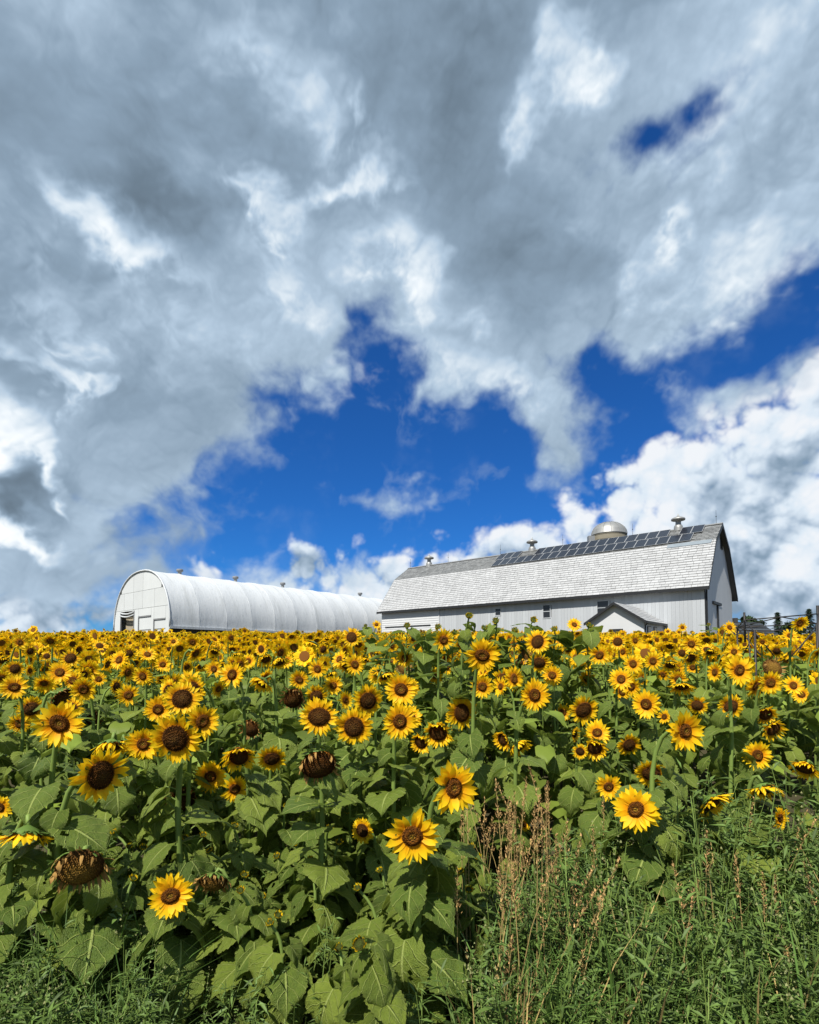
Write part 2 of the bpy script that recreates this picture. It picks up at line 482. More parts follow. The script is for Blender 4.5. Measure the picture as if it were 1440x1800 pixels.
# ------------------------------------------------------------------ ground
gb = MB()
xs = [-900, -300, -120, -60, -35, -20, -10, -5, 0, 5, 10, 20, 35, 60, 120, 300, 900]
ys = [-600, -60, -15, 0, 1.2, 2.4, 3.2, 4.2, 6, 9, 13, 18, 24, 30, 36, 42, 46, 50, 56, 64, 76, 100, 180, 400, 900, 2400]
vv = [(x, y, ground_z(x, y) + (nrg.normal() * 0.02 if 1 < y < 12 else 0)) for y in ys for x in xs]
n = len(xs)
ff = [(j * n + i, j * n + i + 1, (j + 1) * n + i + 1, (j + 1) * n + i) for j in range(len(ys) - 1) for i in range(n - 1)]
gb.add(vv, ff)
tag(gb.build('ground', M['soil'], None, True), 'dark soil of the field, rising gently towards the farm buildings', None, None, 'structure')

# ------------------------------------------------------------------ the barn (local x: across, local y: along, z up)
ZB = 2.30
barn = thing('barn', 'long white gambrel-roofed barn with solar panels and shingled roof', 'barn', (23.72, 42.49, ZB), 0.86)
BW, BL, EZ = 12.0, 36.6, 5.08
PROF = [(0, 0), (3.21, 4.31), (6.0, 6.18), (8.79, 4.31), (12.0, 0)]
OX, OY = 0.5, 0.38
core = MB()
inner = [(OX + .02, -0.6), (OX + .02, EZ + .55), (3.25, EZ + 4.16), (6, EZ + 6.02), (8.75, EZ + 4.16), (BW - OX, EZ + .55), (BW - OX, -0.6)]
k = len(inner)
va = [(x, OY, z) for x, z in inner] + [(x, BL - OY, z) for x, z in inner]
core.add(va, [tuple(range(k)), tuple(range(2 * k - 1, k - 1, -1))], 1)
core.add(va, [(i + k, (i + 1) % k + k, (i + 1) % k, i) for i in range(k)], 0)
core.build('wall', [M['wall_core'], M['gable_paint']], barn)
# roof slabs with thickness
def slope(i):
    a, b = Vector((PROF[i][0], 0, EZ + PROF[i][1])), Vector((PROF[i + 1][0], 0, EZ + PROF[i + 1][1]))
    d = (b - a); L = d.length; d.normalize()
    nrm = Vector((-d.z, 0, d.x))
    return a, d, nrm, L
rb = MB()
TH = 0.16
out_, inn = [], []
for x, z in PROF: out_.append((x, EZ + z))
inn = [(0.02, EZ - TH), (3.21 + .10, EZ + 4.31 - TH), (6, EZ + 6.18 - TH * 1.2), (8.79 - .10, EZ + 4.31 - TH), (11.98, EZ - TH)]
ring = out_ + inn[::-1]
k = len(ring)
va = [(x, 0, z) for x, z in ring] + [(x, BL, z) for x, z in ring]
rb.add(va, [(i, (i + 1) % k, (i + 1) % k + k, i + k) for i in range(k)])
for e in (0, k):
    for i in range(4):
        q = (e + i, e + i + 1, e + k - 2 - i, e + k - 1 - i)
        rb.add([va[j] for j in q], [(0, 1, 2, 3)])
roof = rb.build('roof', M['roof_under'], barn)
# fascia boards along the gable ends and eaves
fb = MB()
for yy in (-0.06, BL + 0.002):
    for i in range(4):
        a, d, nr, L = slope(i)
        b = a + d * L
        lo = 0.30
        fb.add([(p.x, y, p.z + dz) for y in (yy, yy + .058) for p in (a, b) for dz in (-lo, 0.035)],
               [(0, 1, 3, 2), (4, 6, 7, 5), (0, 4, 5, 1), (2, 3, 7, 6), (1, 5, 7, 3), (0, 2, 6, 4)])
fb.box(-0.05, 0.0, -0.05, BL + 0.05, EZ - 0.24, EZ + 0.01)
fb.box(BW, BW + 0.05, -0.05, BL + 0.05, EZ - 0.24, EZ + 0.01)
tag(fb.build('fascia', M['black_trim'], barn), 'black fascia boards edging the gambrel roof')
# shingles: courses of lapped plates
def courses(i, rows, wid, seed, mats, name, flip=False):
    a, d, nr, L = slope(i)
    r_ = random.Random(seed)
    ex = L / rows
    mb = MB()
    for j in range(rows):
        y = -0.04 - r_.random() * wid
        while y < BL + 0.02:
            w = wid * r_.uniform(0.75, 1.3)
            y0, y1 = max(y, -0.04), min(y + w - r_.uniform(.012, .030), BL + 0.03)
            y += w
            if y1 - y0 < 0.05: continue
            lo, hi = j * ex - 0.01 + r_.uniform(-.012, .012), min((j + 1) * ex - 0.020, L + 0.01)
            t0, t1 = 0.048 + r_.uniform(0, .016), 0.012
            p = [a + d * lo + nr * t0, a + d * hi + nr * t1]
            b0 = a + d * lo + nr * 0.006
            vs = [(p[0].x, y0, p[0].z), (p[0].x, y1, p[0].z), (p[1].x, y1, p[1].z), (p[1].x, y0, p[1].z), (b0.x, y0, b0.z), (b0.x, y1, b0.z)]
            mb.add(vs, [(0, 3, 2, 1), (0, 1, 5, 4), (0, 4, 3), (1, 2, 5)])
    o = mb.build(name, mats, roof)
    tag(o, None, None, None, 'stuff')
courses(0, 18, 0.52, 3, M['shingle'], 'shingles')
courses(1, 11, 0.52, 4, M['shingle_upper'], 'shingles')
courses(2, 6, 1.6, 5, M['shingle_upper'], 'shingles')
courses(3, 8, 1.6, 6, M['shingle'], 'shingles')
# patch of newer grey sheet under the panels
a, d, nr, L = slope(0)
pb = MB()
vs = [a + d * s_ + nr * h_ + Vector((0, y, 0)) for h_ in (.03, .085) for s_, y in ((4.93, .3), (4.93, 3.8), (L - .03, 3.75), (L - .03, .25))]
pb.add(vs, [(0, 1, 2, 3), (7, 6, 5, 4), (0, 4, 5, 1), (1, 5, 6, 2), (2, 6, 7, 3), (3, 7, 4, 0)])
tag(pb.build('metal_patch', M['patch'], roof), 'blue-grey metal patch below the last solar panels')
# ridge cap
cb_ = MB()
for sgn in (-1, 1):
    aa = Vector((6, 0, EZ + 6.28)); bb = Vector((6 + sgn * .26, 0, EZ + 6.13))
    cb_.add([(aa.x, -.05, aa.z), (bb.x, -.05, bb.z), (bb.x, BL + .05, bb.z), (aa.x, BL + .05, aa.z)], [(0, 1, 2, 3)])
cb_.build('ridge_cap', M['galv'], roof)
# solar panels, two rows on the upper slope
a, d, nr, L = slope(1)
pw, ph = 0.945, 1.60
pm = MB()
rot = Matrix(((0, d.x, nr.x), (1, 0, 0), (0, d.z, nr.z))).to_4x4()      # local x -> along the barn, y -> up the slope, z -> off the roof
pm.box(0.03, pw - .03, 0.03, ph - .03, 0.0, 0.030)
panel_me = pm.mesh('solar_panel', M['panel'])
fm = MB()
for q in ((0, pw, 0, .026), (0, pw, ph - .026, ph), (0, .026, .026, ph - .026), (pw - .026, pw, .026, ph - .026)): fm.box(*q, -0.005, 0.042)
frame_me = fm.mesh('frame', M['panel_frame'])
for row in (0, 1):
    for c_ in range(22):
        y = (1.95 if row == 0 else 1.30) + c_ * 0.962
        if row == 0 and c_ > 20: continue
        if row == 1 and (3.15 < y + .45 < 4.5 or 18.0 < y + .5 < 19.2): continue
        if y + pw > 22.6: continue
        p = a + d * (0.10 + row * 1.625) + nr * 0.13 + Vector((0, y, 0))
        o = link('solar_panel', panel_me, barn)
        o.matrix_local = Matrix.Translation(p) @ rot
        link('frame', frame_me, o)
rl = MB()
for s_ in (.45, 1.3, 2.05, 2.95):
    p = a + d * s_ + nr * 0.05
    rl.box(-.02, 20.6, -.02, .02, 0, .07, 0, Matrix.Translation(p + Vector((0, 1.7, 0))) @ rot)
rl.build('panel_rail', M['galv'], roof)
# ventilators on the ridge
v1 = MB(); v1.lathe([(0.40, -0.45), (0.40, 0.16), (0.36, 0.34), (0.30, 0.42), (0.02, 0.44)], 12)
v2 = MB(); v2.lathe([(0.27, 0.40), (0.24, 0.55), (0.25, 0.82), (0.34, 0.90)], 12)
v3 = MB(); v3.lathe([(0.34, 0.90), (0.60, 0.88), (0.62, 0.97), (0.56, 1.07), (0.30, 1.18), (0.12, 1.26), (0.07, 1.34), (0.05, 1.42), (0.0, 1.56)], 12)
vm = [v1.mesh('ventilator', M['galv'], True), v2.mesh('neck', M['galv'], True), v3.mesh('hood', M['galv'], True)]
for y in (33.14, 18.53, 3.57):
    o = link('ventilator', vm[0], barn, (6, y, EZ + 6.18))
    link('neck', vm[1], o); link('hood', vm[2], o)
rm = MB(); rm.tube([(0, 0, 0), (0, 0, 1.25)], [.018, .010], 5); rm.lathe([(0, .62), (.05, .66), (.05, .70), (0, .74)], 8)
rod_me = rm.mesh('lightning_rod', M['pipe'])
for y in (36.3, 30.09, 22.57, 14.93, 7.69, 0.46): link('lightning_rod', rod_me, barn, (6, y, EZ + 6.2))
# siding boards on the long wall; openings for windows
WIN = [(19.3, 19.9, 6.13, 6.78), (13.8, 14.5, 5.60, 6.80), (8.15, 9.15, 5.62, 6.82)]
bw = 0.315
y = OY
bnum = 0
bm_full = MB(); bm_full.box(0, .028, 0.004, bw - .006, -0.5, EZ - .16)
full = bm_full.mesh('siding_board', M['white_paint'])
while y < 27.2:
    w = min(bw, 27.25 - y)
    cut = [q for q in WIN if y < q[1] - .02 and y + bw > q[0] + .02]
    if cut:
        q = cut[0]
        t = MB(); t.box(0, .028, 0.004, w - .006, -0.5, q[2] - ZB); t.box(0, .028, 0.004, w - .006, q[3] - ZB, EZ - .16)
        link('siding_board', t.mesh('siding_board', M['white_paint']), barn, (OX - .012, y, 0))
    else:
        link('siding_board', full, barn, (OX - .012 + rnd.uniform(-.003, .003), y, 0))
    y += bw
# white clapboards on the far bay
cz = -0.5
while cz < EZ - 0.2:
    hgt = 0.26
    t = MB()
    t.add([(0.0, 27.33, cz), (0.0, BL - OY, cz), (.03, 27.33, cz + hgt), (.03, BL - OY, cz + hgt), (.06, 27.33, cz), (.06, BL - OY, cz), (.06, 27.33, cz + hgt), (.06, BL - OY, cz + hgt)],
          [(0, 1, 3, 2), (0, 4, 5, 1), (2, 3, 7, 6), (0, 2, 6, 4), (1, 5, 7, 3)])
    t.build('clapboard', M['clap_paint'], barn).location = (OX - .06, 0, 0)
    cz += hgt
t = MB(); t.box(OX - .085, OX - .03, 27.24, 27.34, -.5, EZ - .18); t.build('corner_board', M['clap_paint'], barn)
t = MB(); t.box(OX - .12, OX - .05, 28.5, 35.6, 5.42 - ZB, 5.52 - ZB); t.build('door_track', M['black_trim'], barn)
for (y0, y1, z0, z1) in WIN:
    z0 -= ZB; z1 -= ZB
    t = MB()
    for q in ((y0 - .07, y1 + .07, z1, z1 + .08), (y0 - .07, y1 + .07, z0 - .08, z0), (y0 - .07, y0, z0, z1), (y1, y1 + .07, z0, z1)):
        t.box(OX - .05, OX + .03, *q)
    wdw = t.build('window', M['white_paint'], barn)
    mid = (z0 + z1) / 2
    for p0, p1 in ((z0, mid - .03), (mid + .03, z1)):
        t = MB(); t.box(OX - .002, OX + .012, y0, y1, p0, p1); t.build('pane', M['glass_dark'], wdw)
    t = MB(); t.box(OX - .035, OX + .012, y0, y1, mid - .03, mid + .03); t.build('sash_bar', M['white_paint'], wdw)
# gable end: loft window, sliding door with track, corner post
t = MB(); t.box(6.95, 7.75, OY - .05, OY + .02, 11.5 - ZB, 12.95 - ZB); gw = t.build('window', M['black_trim'], barn)
t = MB(); t.box(7.03, 7.67, OY - .06, OY - .052, 11.58 - ZB, 12.87 - ZB); t.build('pane', M['glass_dark'], gw)
t = MB(); t.box(3.1, 6.1, OY - .16, OY - .0, 6.25 - ZB, 6.47 - ZB); t.build('door_track', M['black_trim'], barn)
t = MB(); t.box(4.95, 7.4, OY - .12, OY - .02, -.4, 6.2 - ZB); dr = t.build('sliding_door', M['gable_paint'], barn)
t = MB(); t.box(4.7, 4.95, OY - .14, OY - .01, -.4, 6.2 - ZB); t.build('jamb', M['black_trim'], dr)
t = MB(); t.box(OX - .03, OX + .22, OY - .05, OY + .02, -.5, EZ - .05); t.build('corner_trim', M['black_trim'], barn)
t = MB(); t.tube([(OX - .02, OY - .16, EZ - .2), (OX + .1, OY - .12, EZ - .5), (OX + .1, OY - .12, -.4)], .06, 8); t.build('downpipe', M['black_trim'], barn)

# ------------------------------------------------------------------ small gabled annex in front of the barn
an = thing('milk_house', 'small white gabled outbuilding with shingled roof against the barn wall', 'outbuilding', (23.72, 42.49, ZB), 0.86)
AE, AR = 4.50 - ZB, 6.08 - ZB            # eave and ridge heights
ax0, ax1, ay0, ay1, aym = -5.0, 0.46, 3.25, 8.15, 5.70
t = MB()
w0, w1, x0_ = ay0 + .28, ay1 - .28, ax0 + .35
prof = [(w0, -.6), (w0, AE + .12), (aym, AR - .12), (w1, AE + .12), (w1, -.6)]
t.add([(x0_, y, z) for y, z in prof] + [(ax1, y, z) for y, z in prof], [(0, 1, 2, 3, 4), (0, 5, 6, 1), (1, 6, 7, 2), (2, 7, 8, 3), (3, 8, 9, 4)])
t.build('wall', M['clap_paint'], an)
t = MB()
for yy, ye in ((ay0, aym), (ay1, aym)):
    t.add([(ax0, yy, AE), (ax1, yy, AE), (ax1, ye, AR), (ax0, ye, AR), (ax0, yy, AE - .1), (ax1, yy, AE - .1), (ax1, ye, AR - .1), (ax0, ye, AR - .1)],
          [(0, 1, 2, 3), (7, 6, 5, 4), (0, 4, 5, 1), (2, 6, 7, 3), (0, 3, 7, 4), (1, 5, 6, 2)])
arf = t.build('roof', M['roof_under'], an)
mb = MB()
r_ = random.Random(8)
for sgn, ye in ((-1, ay0), (1, ay1)):
    dv = Vector((0, aym - ye, AR - AE)); L = dv.length; dv.normalize()
    nv = Vector((0, -dv.z, dv.y)) if dv.y > 0 else Vector((0, dv.z, -dv.y))
    for j in range(8):
        x = ax0
        while x < ax1 - .1:
            w = min(r_.uniform(.45, .8), ax1 - x)
            p0 = Vector((0, ye, AE)) + dv * (j * L / 8) + nv * .035
            p1 = Vector((0, ye, AE)) + dv * ((j + 1) * L / 8 + .02) + nv * .01
            mb.add([(x, p0.y, p0.z), (x + w - .02, p0.y, p0.z), (x + w - .02, p1.y, p1.z), (x, p1.y, p1.z), (x, p0.y - nv.y * .03, p0.z - nv.z * .03), (x + w - .02, p0.y - nv.y * .03, p0.z - nv.z * .03)],
                   [(0, 1, 2, 3), (0, 4, 5, 1)])
            x += w
tag(mb.build('shingles', M['shingle'], arf), kind='stuff')
t = MB()
for ye in (ay0, ay1):
    t.add([(x, y, z + dz) for x in (ax0 - .05, ax0 - .002) for y, z in ((ye, AE), (aym, AR)) for dz in (-.20, .03)],
          [(0, 1, 3, 2), (4, 6, 7, 5), (0, 4, 5, 1), (2, 3, 7, 6), (1, 5, 7, 3), (0, 2, 6, 4)])
t.box(ax0, ax1, ay0 - .05, ay0 - .002, AE - .16, AE + .02)
t.build('fascia', M['black_trim'], an)
t = MB(); t.tube([(ax0 + .5, ay0 + .02, AE - .1), (ax0 + .42, ay0 + .2, AE - .32), (ax0 + .40, ay0 + .22, -.4)], .045, 6); t.build('downpipe', M['black_trim'], an)
t = MB(); t.box(x0_ - .04, x0_ + .02, 5.12, 6.22, -.5, 3.98 - ZB); ad = t.build('door', M['black_trim'], an)
t = MB(); t.box(x0_ - .055, x0_ - .042, 5.24, 6.10, -.4, 3.86 - ZB); t.build('pane', M['glass_dark'], ad)
t = MB(); t.box(x0_ - .065, x0_ - .056, 5.64, 5.70, -.4, 3.86 - ZB); t.build('glazing_bar', M['wood_dark'], ad)
for xa in (-3.9, -2.3):
    t = MB(); t.box(xa, xa + .85, w0 - .04, w0 + .02, 3.2 - ZB, 4.18 - ZB); aw = t.build('window', M['black_trim'], an)
    t = MB(); t.box(xa + .09, xa + .76, w0 - .055, w0 - .042, 3.28 - ZB, 4.1 - ZB); t.build('pane', M['glass_dark'], aw)

# ------------------------------------------------------------------ silo behind the barn
si = thing('silo', 'round silo with ribbed metal dome rising behind the barn roof', 'silo', (25.45, 68.0, 2.9))
t = MB(); t.lathe([(2.14, 0), (2.14, 14.45)], 28)
t.build('wall', M['concrete'], si, True)
for hz_ in np.arange(.6, 14.4, .62):
    t = MB(); t.lathe([(2.15, hz_), (2.17, hz_ + .02), (2.15, hz_ + .04)], 28); t.build('hoop', M['pipe'], si)
t = MB()
t.lathe([(2.20, 14.42), (2.20, 14.5)] + [(2.18 * math.cos(q), 14.5 + 1.62 * math.sin(q)) for q in np.linspace(0.02, math.pi / 2, 8)], 28)
dome = t.build('dome', M['galv'], si, True)
for q in range(14):
    th = q * 2 * math.pi / 14
    t = MB(); t.tube([(2.2 * math.cos(e) * math.cos(th), 2.2 * math.cos(e) * math.sin(th), 14.5 + 1.65 * math.sin(e)) for e in np.linspace(0.02, 1.5, 7)], .025, 4); t.build('rib', M['galv'], dome)
t = MB(); t.box(-3.0, -2.25, -1.3, -.6, 0, 14.1); t.build('chute', M['galv'], si)

# ------------------------------------------------------------------ white hoop house
TW, THT, TL = 12.65, 5.91, 41.0
TB = 3.20
tn = thing('hoop_house', 'white fabric-covered hoop house with arched end wall', 'greenhouse', (-26.98, 53.74, TB), -0.70)
RZ = 4.55 - TB                          # height of the base rail above ground
def arch(th, grow=0.0):
    "arched section, th from 0 (right base) to pi"
    c_, s_ = math.cos(th), math.sin(th)
    return (math.copysign(abs(c_) ** 0.88, c_) * (TW / 2 + grow), RZ + (abs(s_) ** 0.92) * (THT + grow))
NB = 14
blen = TL / NB
AR_N = 26
for bay in range(NB):
    t = MB()
    vs = []
    rows = 6
    for j in range(rows + 1):
        fy = j / rows
        sag = -(0.06 + .035 * math.sin(bay * 2.7)) * math.sin(math.pi * fy) ** .8
        for q in range(AR_N + 1):
            x, z = arch(math.pi * q / AR_N, sag + 0.012 * math.sin(q * 1.7 + bay * 2.1 + j))
            vs.append((x, bay * blen + fy * blen, z))
    fs = [(j * (AR_N + 1) + q, j * (AR_N + 1) + q + 1, (j + 1) * (AR_N + 1) + q + 1, (j + 1) * (AR_N + 1) + q) for j in range(rows) for q in range(AR_N)]
    t.add(vs, fs)
    t.build('fabric_bay', M['fabric'], tn, True)
for kk in range(0, NB + 1):
    t = MB(); t.tube([(arch(math.pi * q / AR_N, -.02)[0], kk * blen, arch(math.pi * q / AR_N, -.02)[1]) for q in range(AR_N + 1)], .03 if kk else .09, 6)
    t.build('hoop' if kk else 'end_hoop', M['fabric'], tn, True)
for sgn in (-1, 1):
    t = MB(); t.box(sgn * TW / 2 - .09, sgn * TW / 2 + .09, -.05, TL, RZ - .12, RZ + .10); t.build('base_rail', M['fabric'], tn)
    for kk in range(0, NB + 1, 2):
        t = MB(); t.box(sgn * TW / 2 - .06, sgn * TW / 2 + .06, kk * blen - .06, kk * blen + .06, -.3, RZ - .12); t.build('post', M['galv'], tn)
# end wall with framed panels, an open doorway and two roll-up doors; pieces between the openings
EY = 0.04
def arch_z(x):
    lo, hi = 0.0, math.pi / 2
    for _ in range(40):
        m_ = (lo + hi) / 2
        if arch(m_)[0] > abs(x): lo = m_
        else: hi = m_
    return arch(lo)[1] - .03
DOORS = [(-4.62, -1.45, 1.96), (-.42, 2.38, 1.33), (2.95, 5.35, .92)]
xb = [-6.2, -4.62, -1.45, -.42, 2.38, 2.95, 5.35, 6.2]
zc = [RZ + 2.08, RZ + 3.86]
for i in range(len(xb) - 1):
    x0_, x1_ = xb[i], xb[i + 1]
    low = -.4
    for dd in DOORS:
        if abs(dd[0] - x0_) < .01: low = RZ + dd[2]
    if low > zc[0] - .05: continue
    N_ = 5
    xs_ = [x0_ + .012 + (x1_ - x0_ - .024) * q / N_ for q in range(N_ + 1)]
    t = MB()
    top = [(x, EY, min(zc[0] - .015, arch_z(x))) for x in xs_]
    t.add([(x, EY, low) for x in xs_] + top, [(q, q + 1, q + N_ + 2, q + N_ + 1) for q in range(N_)])
    t.build('end_panel', M['end_panel'], tn)
for zi, (z0, xcuts) in enumerate(((zc[0], [-6.0, -3.9, -1.72, .44, 3.0, 5.9]), (zc[1], [-4.6, -1.72, .44, 4.4]))):
    for i in range(len(xcuts) - 1):
        N_ = 7
        xs_ = [xcuts[i] + .012 + (xcuts[i + 1] - xcuts[i] - .024) * q / N_ for q in range(N_ + 1)]
        t = MB()
        zt = [min(zc[1] - .012 if zi == 0 else 99, arch_z(x)) for x in xs_]
        t.add([(x, EY, min(z0 + .012, zt[q])) for q, x in enumerate(xs_)] + [(x, EY, max(zt[q], min(z0 + .012, zt[q]))) for q, x in enumerate(xs_)], [(q, q + 1, q + N_ + 2, q + N_ + 1) for q in range(N_)])
        t.build('end_panel', M['end_panel'], tn)
t = MB()
bk = [(x, EY + .10, arch_z(x)) for x in np.linspace(-6.1, 6.1, 25)]
for i in range(24):
    x = (bk[i][0] + bk[i + 1][0]) / 2
    inside = [d_ for d_ in DOORS[:1] if d_[0] < x < d_[1]]
    z0 = RZ + inside[0][2] if inside else -.4
    t.add([(bk[i][0], EY + .10, z0), (bk[i + 1][0], EY + .10, z0), bk[i + 1], bk[i]], [(0, 1, 2, 3)])
t.build('end_frame', M['seam'], tn)
for x0_, x1_, z1_ in DOORS[1:]:
    dtop = RZ + z1_
    t = MB(); t.box(x0_ + .14, x1_ - .03, EY + .02, EY + .06, -.4, dtop - .16); dn = t.build('roll_up_door', M['end_panel'], tn)
    t = MB(); t.box(x0_, x1_, EY - .05, EY + .02, dtop - .14, dtop - .02); t.box(x0_, x0_ + .12, EY - .05, EY + .02, -.4, dtop - .14); t.build('frame', M['seam'], dn)
    t = MB(); t.box(x0_ + .15, x1_ - .04, EY + .0, EY + .02, RZ - .12, RZ - .04); t.build('batten', M['seam'], dn)
x0_, x1_, z1_ = DOORS[0]
t = MB(); t.box(x0_ - .0, x1_, .55, .65, -.4, RZ + z1_ + .3); t.build('interior_partition', M['interior'], tn)
for dz_ in (.12, .42):
    t = MB(); t.tube([(x0_ + (x1_ - x0_) * q / 8, EY - .05, RZ + z1_ - dz_ - .16 * math.sin(math.pi * q / 8)) for q in range(9)], .085, 6); t.build('rolled_curtain', M['fabric'], tn, True)
for xx in (x0_ - .04, x1_ + .0):
    t = MB(); t.box(xx, xx + .09, EY - .06, EY + .06, -.4, RZ + z1_); t.build('door_post', M['seam'], tn)
t = MB(); t.box(TW / 2 - .6, TW / 2 - .45, .5, TL - .5, -.3, RZ - .1); t.build('gap_shade_sheet', M['wood_dark'], tn)  # dark sheet standing in for the shade inside the open side gap
# small exhaust stacks along the crown
e1 = MB(); e1.lathe([(.19, -.25), (.19, .42)], 10); e2 = MB(); e2.lathe([(.19, .40), (.34, .46), (.34, .66), (.30, .70), (0, .72)], 10)
em = [e1.mesh('exhaust_stack', M['galv'], True), e2.mesh('stack_cap', M['seam'], True)]
for y in (4.0, 10.64, 17.27, 30.8):
    o = link('exhaust_stack', em[0], tn, (0, y, RZ + THT - .05)); link('stack_cap', em[1], o)

# ------------------------------------------------------------------ right side: shed, trees, old pipe frame
sh = thing('shed', 'low dark-roofed shed far behind the field, beside the barn', 'shed', (40.6, 66.0, 2.3), 0.1)
t = MB(); t.box(0, 4.6, 0, 5, -.3, 2.2); t.build('wall', M['wood_dark'], sh)
t = MB()
t.add([(-.4, -.5, 2.1), (5.0, -.5, 2.1), (4.6, 2.6, 4.0), (0.6, 2.6, 4.0), (-.4, 5.6, 2.1), (5.0, 5.6, 2.1)], [(0, 1, 2, 3), (3, 2, 5, 4), (0, 3, 4), (1, 5, 2)])
srf = t.build('roof', M['black_trim'], sh)
for q in range(5):
    t = MB(); t.box(0.2 + q * .02, 4.6, -.45 + q * .6, -.36 + q * .6, 2.19 + q * .368, 2.26 + q * .368); t.build('roof_batten', M['patch'], srf)
for pl in ((1.0, .5),):
    t = MB(); t.box(pl[0], pl[0] + .5, 2.3, 2.8, 3.6, 4.5); t.build('chimney', M['wood_dark'], sh)

def conifer(px, py_top, py_base, depth, label, seed):
    top = at(px, py_top, depth)
    gz = ground_z(top.x, top.y)
    H = top.z - gz
    r_ = random.Random(seed)
    tr = thing('conifer', label, 'tree', (top.x, top.y, gz), r_.random() * 6, 'conifers beyond the field')
    t = MB(); t.tube([(0, 0, -.2), (0, 0, H * .5), (0, 0, H * .98)], [H * .018, H * .012, .02], 6); t.build('trunk', M['bark'], tr)
    cr_ = MB()
    for q in range(1500):
        h_ = r_.random() ** 0.8
        R_ = (1 - h_) * H * .24 * (0.75 + .35 * math.sin(h_ * 46)) + .05
        th = r_.random() * 6.283
        rr = R_ * math.sqrt(r_.random())
        c_ = Vector((rr * math.cos(th), rr * math.sin(th), H * (.06 + .94 * h_)))
        o_ = Vector((math.cos(th), math.sin(th), -.35)) * r_.uniform(.25, .5)
        s_ = Vector((-math.sin(th), math.cos(th), r_.uniform(-.3, .3))) * r_.uniform(.06, .13)
        cr_.add([c_ - s_, c_ + s_, c_ + o_], [(0, 1, 2)])
    cr_.build('crown', M['needle'], tr)
conifer(1367, 1076, 1112, 78, 'dark spruce with ragged top behind the pipe frame', 1)
conifer(1422, 1070, 1112, 74, 'dark conical spruce at the far right beyond the field', 2)

def leafy_tree(px, py_top, depth, width, label, seed, group):
    top = at(px, py_top, depth)
    gz = ground_z(top.x, top.y); H = top.z - gz
    r_ = random.Random(seed)
    tr = thing('tree', label, 'tree', (top.x, top.y, gz), 0, group)
    t = MB(); t.tube([(0, 0, -.2), (.1, 0, H * .4), (0, .1, H * .8)], [.22, .16, .05], 6)
    for q in range(5):
        th = q * 1.3; t.tube([(.05, 0, H * .35), (width * .35 * math.cos(th), width * .35 * math.sin(th), H * .7)], [.09, .03], 5)
    t.build('trunk', M['bark'], tr)
    cr_ = MB()
    cl = [(r_.uniform(-1, 1) * width * .42, r_.uniform(-1, 1) * width * .35, H * r_.uniform(.45, .86), r_.uniform(.16, .28) * width) for _ in range(9)]
    for q in range(1500):
        cx, cy, cz_, rr = r_.choice(cl)
        d_ = Vector((r_.gauss(0, 1), r_.gauss(0, 1), r_.gauss(0, .8))).normalized() * rr * r_.random() ** .4
        c_ = Vector((cx, cy, cz_)) + d_
        u_ = Vector((r_.uniform(-1, 1), r_.uniform(-1, 1), r_.uniform(-1, 1))) * .26; w_ = Vector((r_.uniform(-1, 1), r_.uniform(-1, 1), r_.uniform(-1, 1))) * .26
        cr_.add([c_ - u_, c_ + w_, c_ + u_, c_ - w_], [(0, 1, 2, 3)])
    cr_.build('crown', M['far_leaf'], tr)
leafy_tree(1317, 1084, 80, 4.0, 'dark round-crowned tree rising behind the low shed', 3, None)
leafy_tree(1297, 1090, 72, 3.0, 'dark leafy tree squeezed between barn and shed', 4, None)
leafy_tree(1392, 1096, 84, 3.6, 'low leafy tree between the two spruces', 5, None)

pf0 = at(1366, 1110, 8.4)
pf = thing('pipe_frame', 'rusty dark metal pipe frame standing among sunflowers beside the barn', 'frame', (pf0.x, pf0.y, ground_z(0, pf0.y)))
def loc(px, py, d_): return at(px, py, d_) - pf.location
FA, FB, FC, FD = loc(1327, 1111, 7.6), loc(1296, 1103, 9.2), loc(1436, 1104, 7.6), loc(1437, 1096, 9.2)
EL_, ER_ = loc(1309, 1090, 8.4), loc(1438, 1079, 8.4)
def down(p, to=-.1): return Vector((p.x, p.y, to))
def pipe(name, pts, r_=.017):
    t = MB(); t.tube(pts, r_ * .72, 6); t.build(name, M['pipe'], pf, True)
pipe('post', [down(FA), FA + Vector((0, 0, .03))], .022); pipe('post', [down(FA) + Vector((.05, .1, 0)), FA + Vector((-.03, .1, .02))], .014)
pipe('post', [down(FB), FB + Vector((0, 0, .05))], .02); pipe('post', [down(FC), FC + Vector((0, 0, .06))], .022)
pipe('post', [down(FD), FD], .02); pipe('post', [down(ER_), ER_ + Vector((0, 0, .13))], .03); pipe('post', [down(EL_, FA.z - .12), EL_ + Vector((0, 0, .12))], .022)
for a_, b_ in ((FA, FC), (FB, FD), (EL_, ER_), (FA, FB), (FC, FD)): pipe('rail', [a_, b_], .013)
mid = (EL_ + ER_) / 2
for a_, b_ in ((FB, mid), (mid, FD), (EL_, FA), (EL_, FB), (ER_, FC), (FA, loc(1364, 1157, 7.6)), (FA, loc(1300, 1165, 8.4)), (FB, loc(1352, 1168, 8.6)), (FC, loc(1384, 1162, 7.7)), (FD, loc(1400, 1150, 8.6))):
    pipe('brace', [a_, b_], .012)
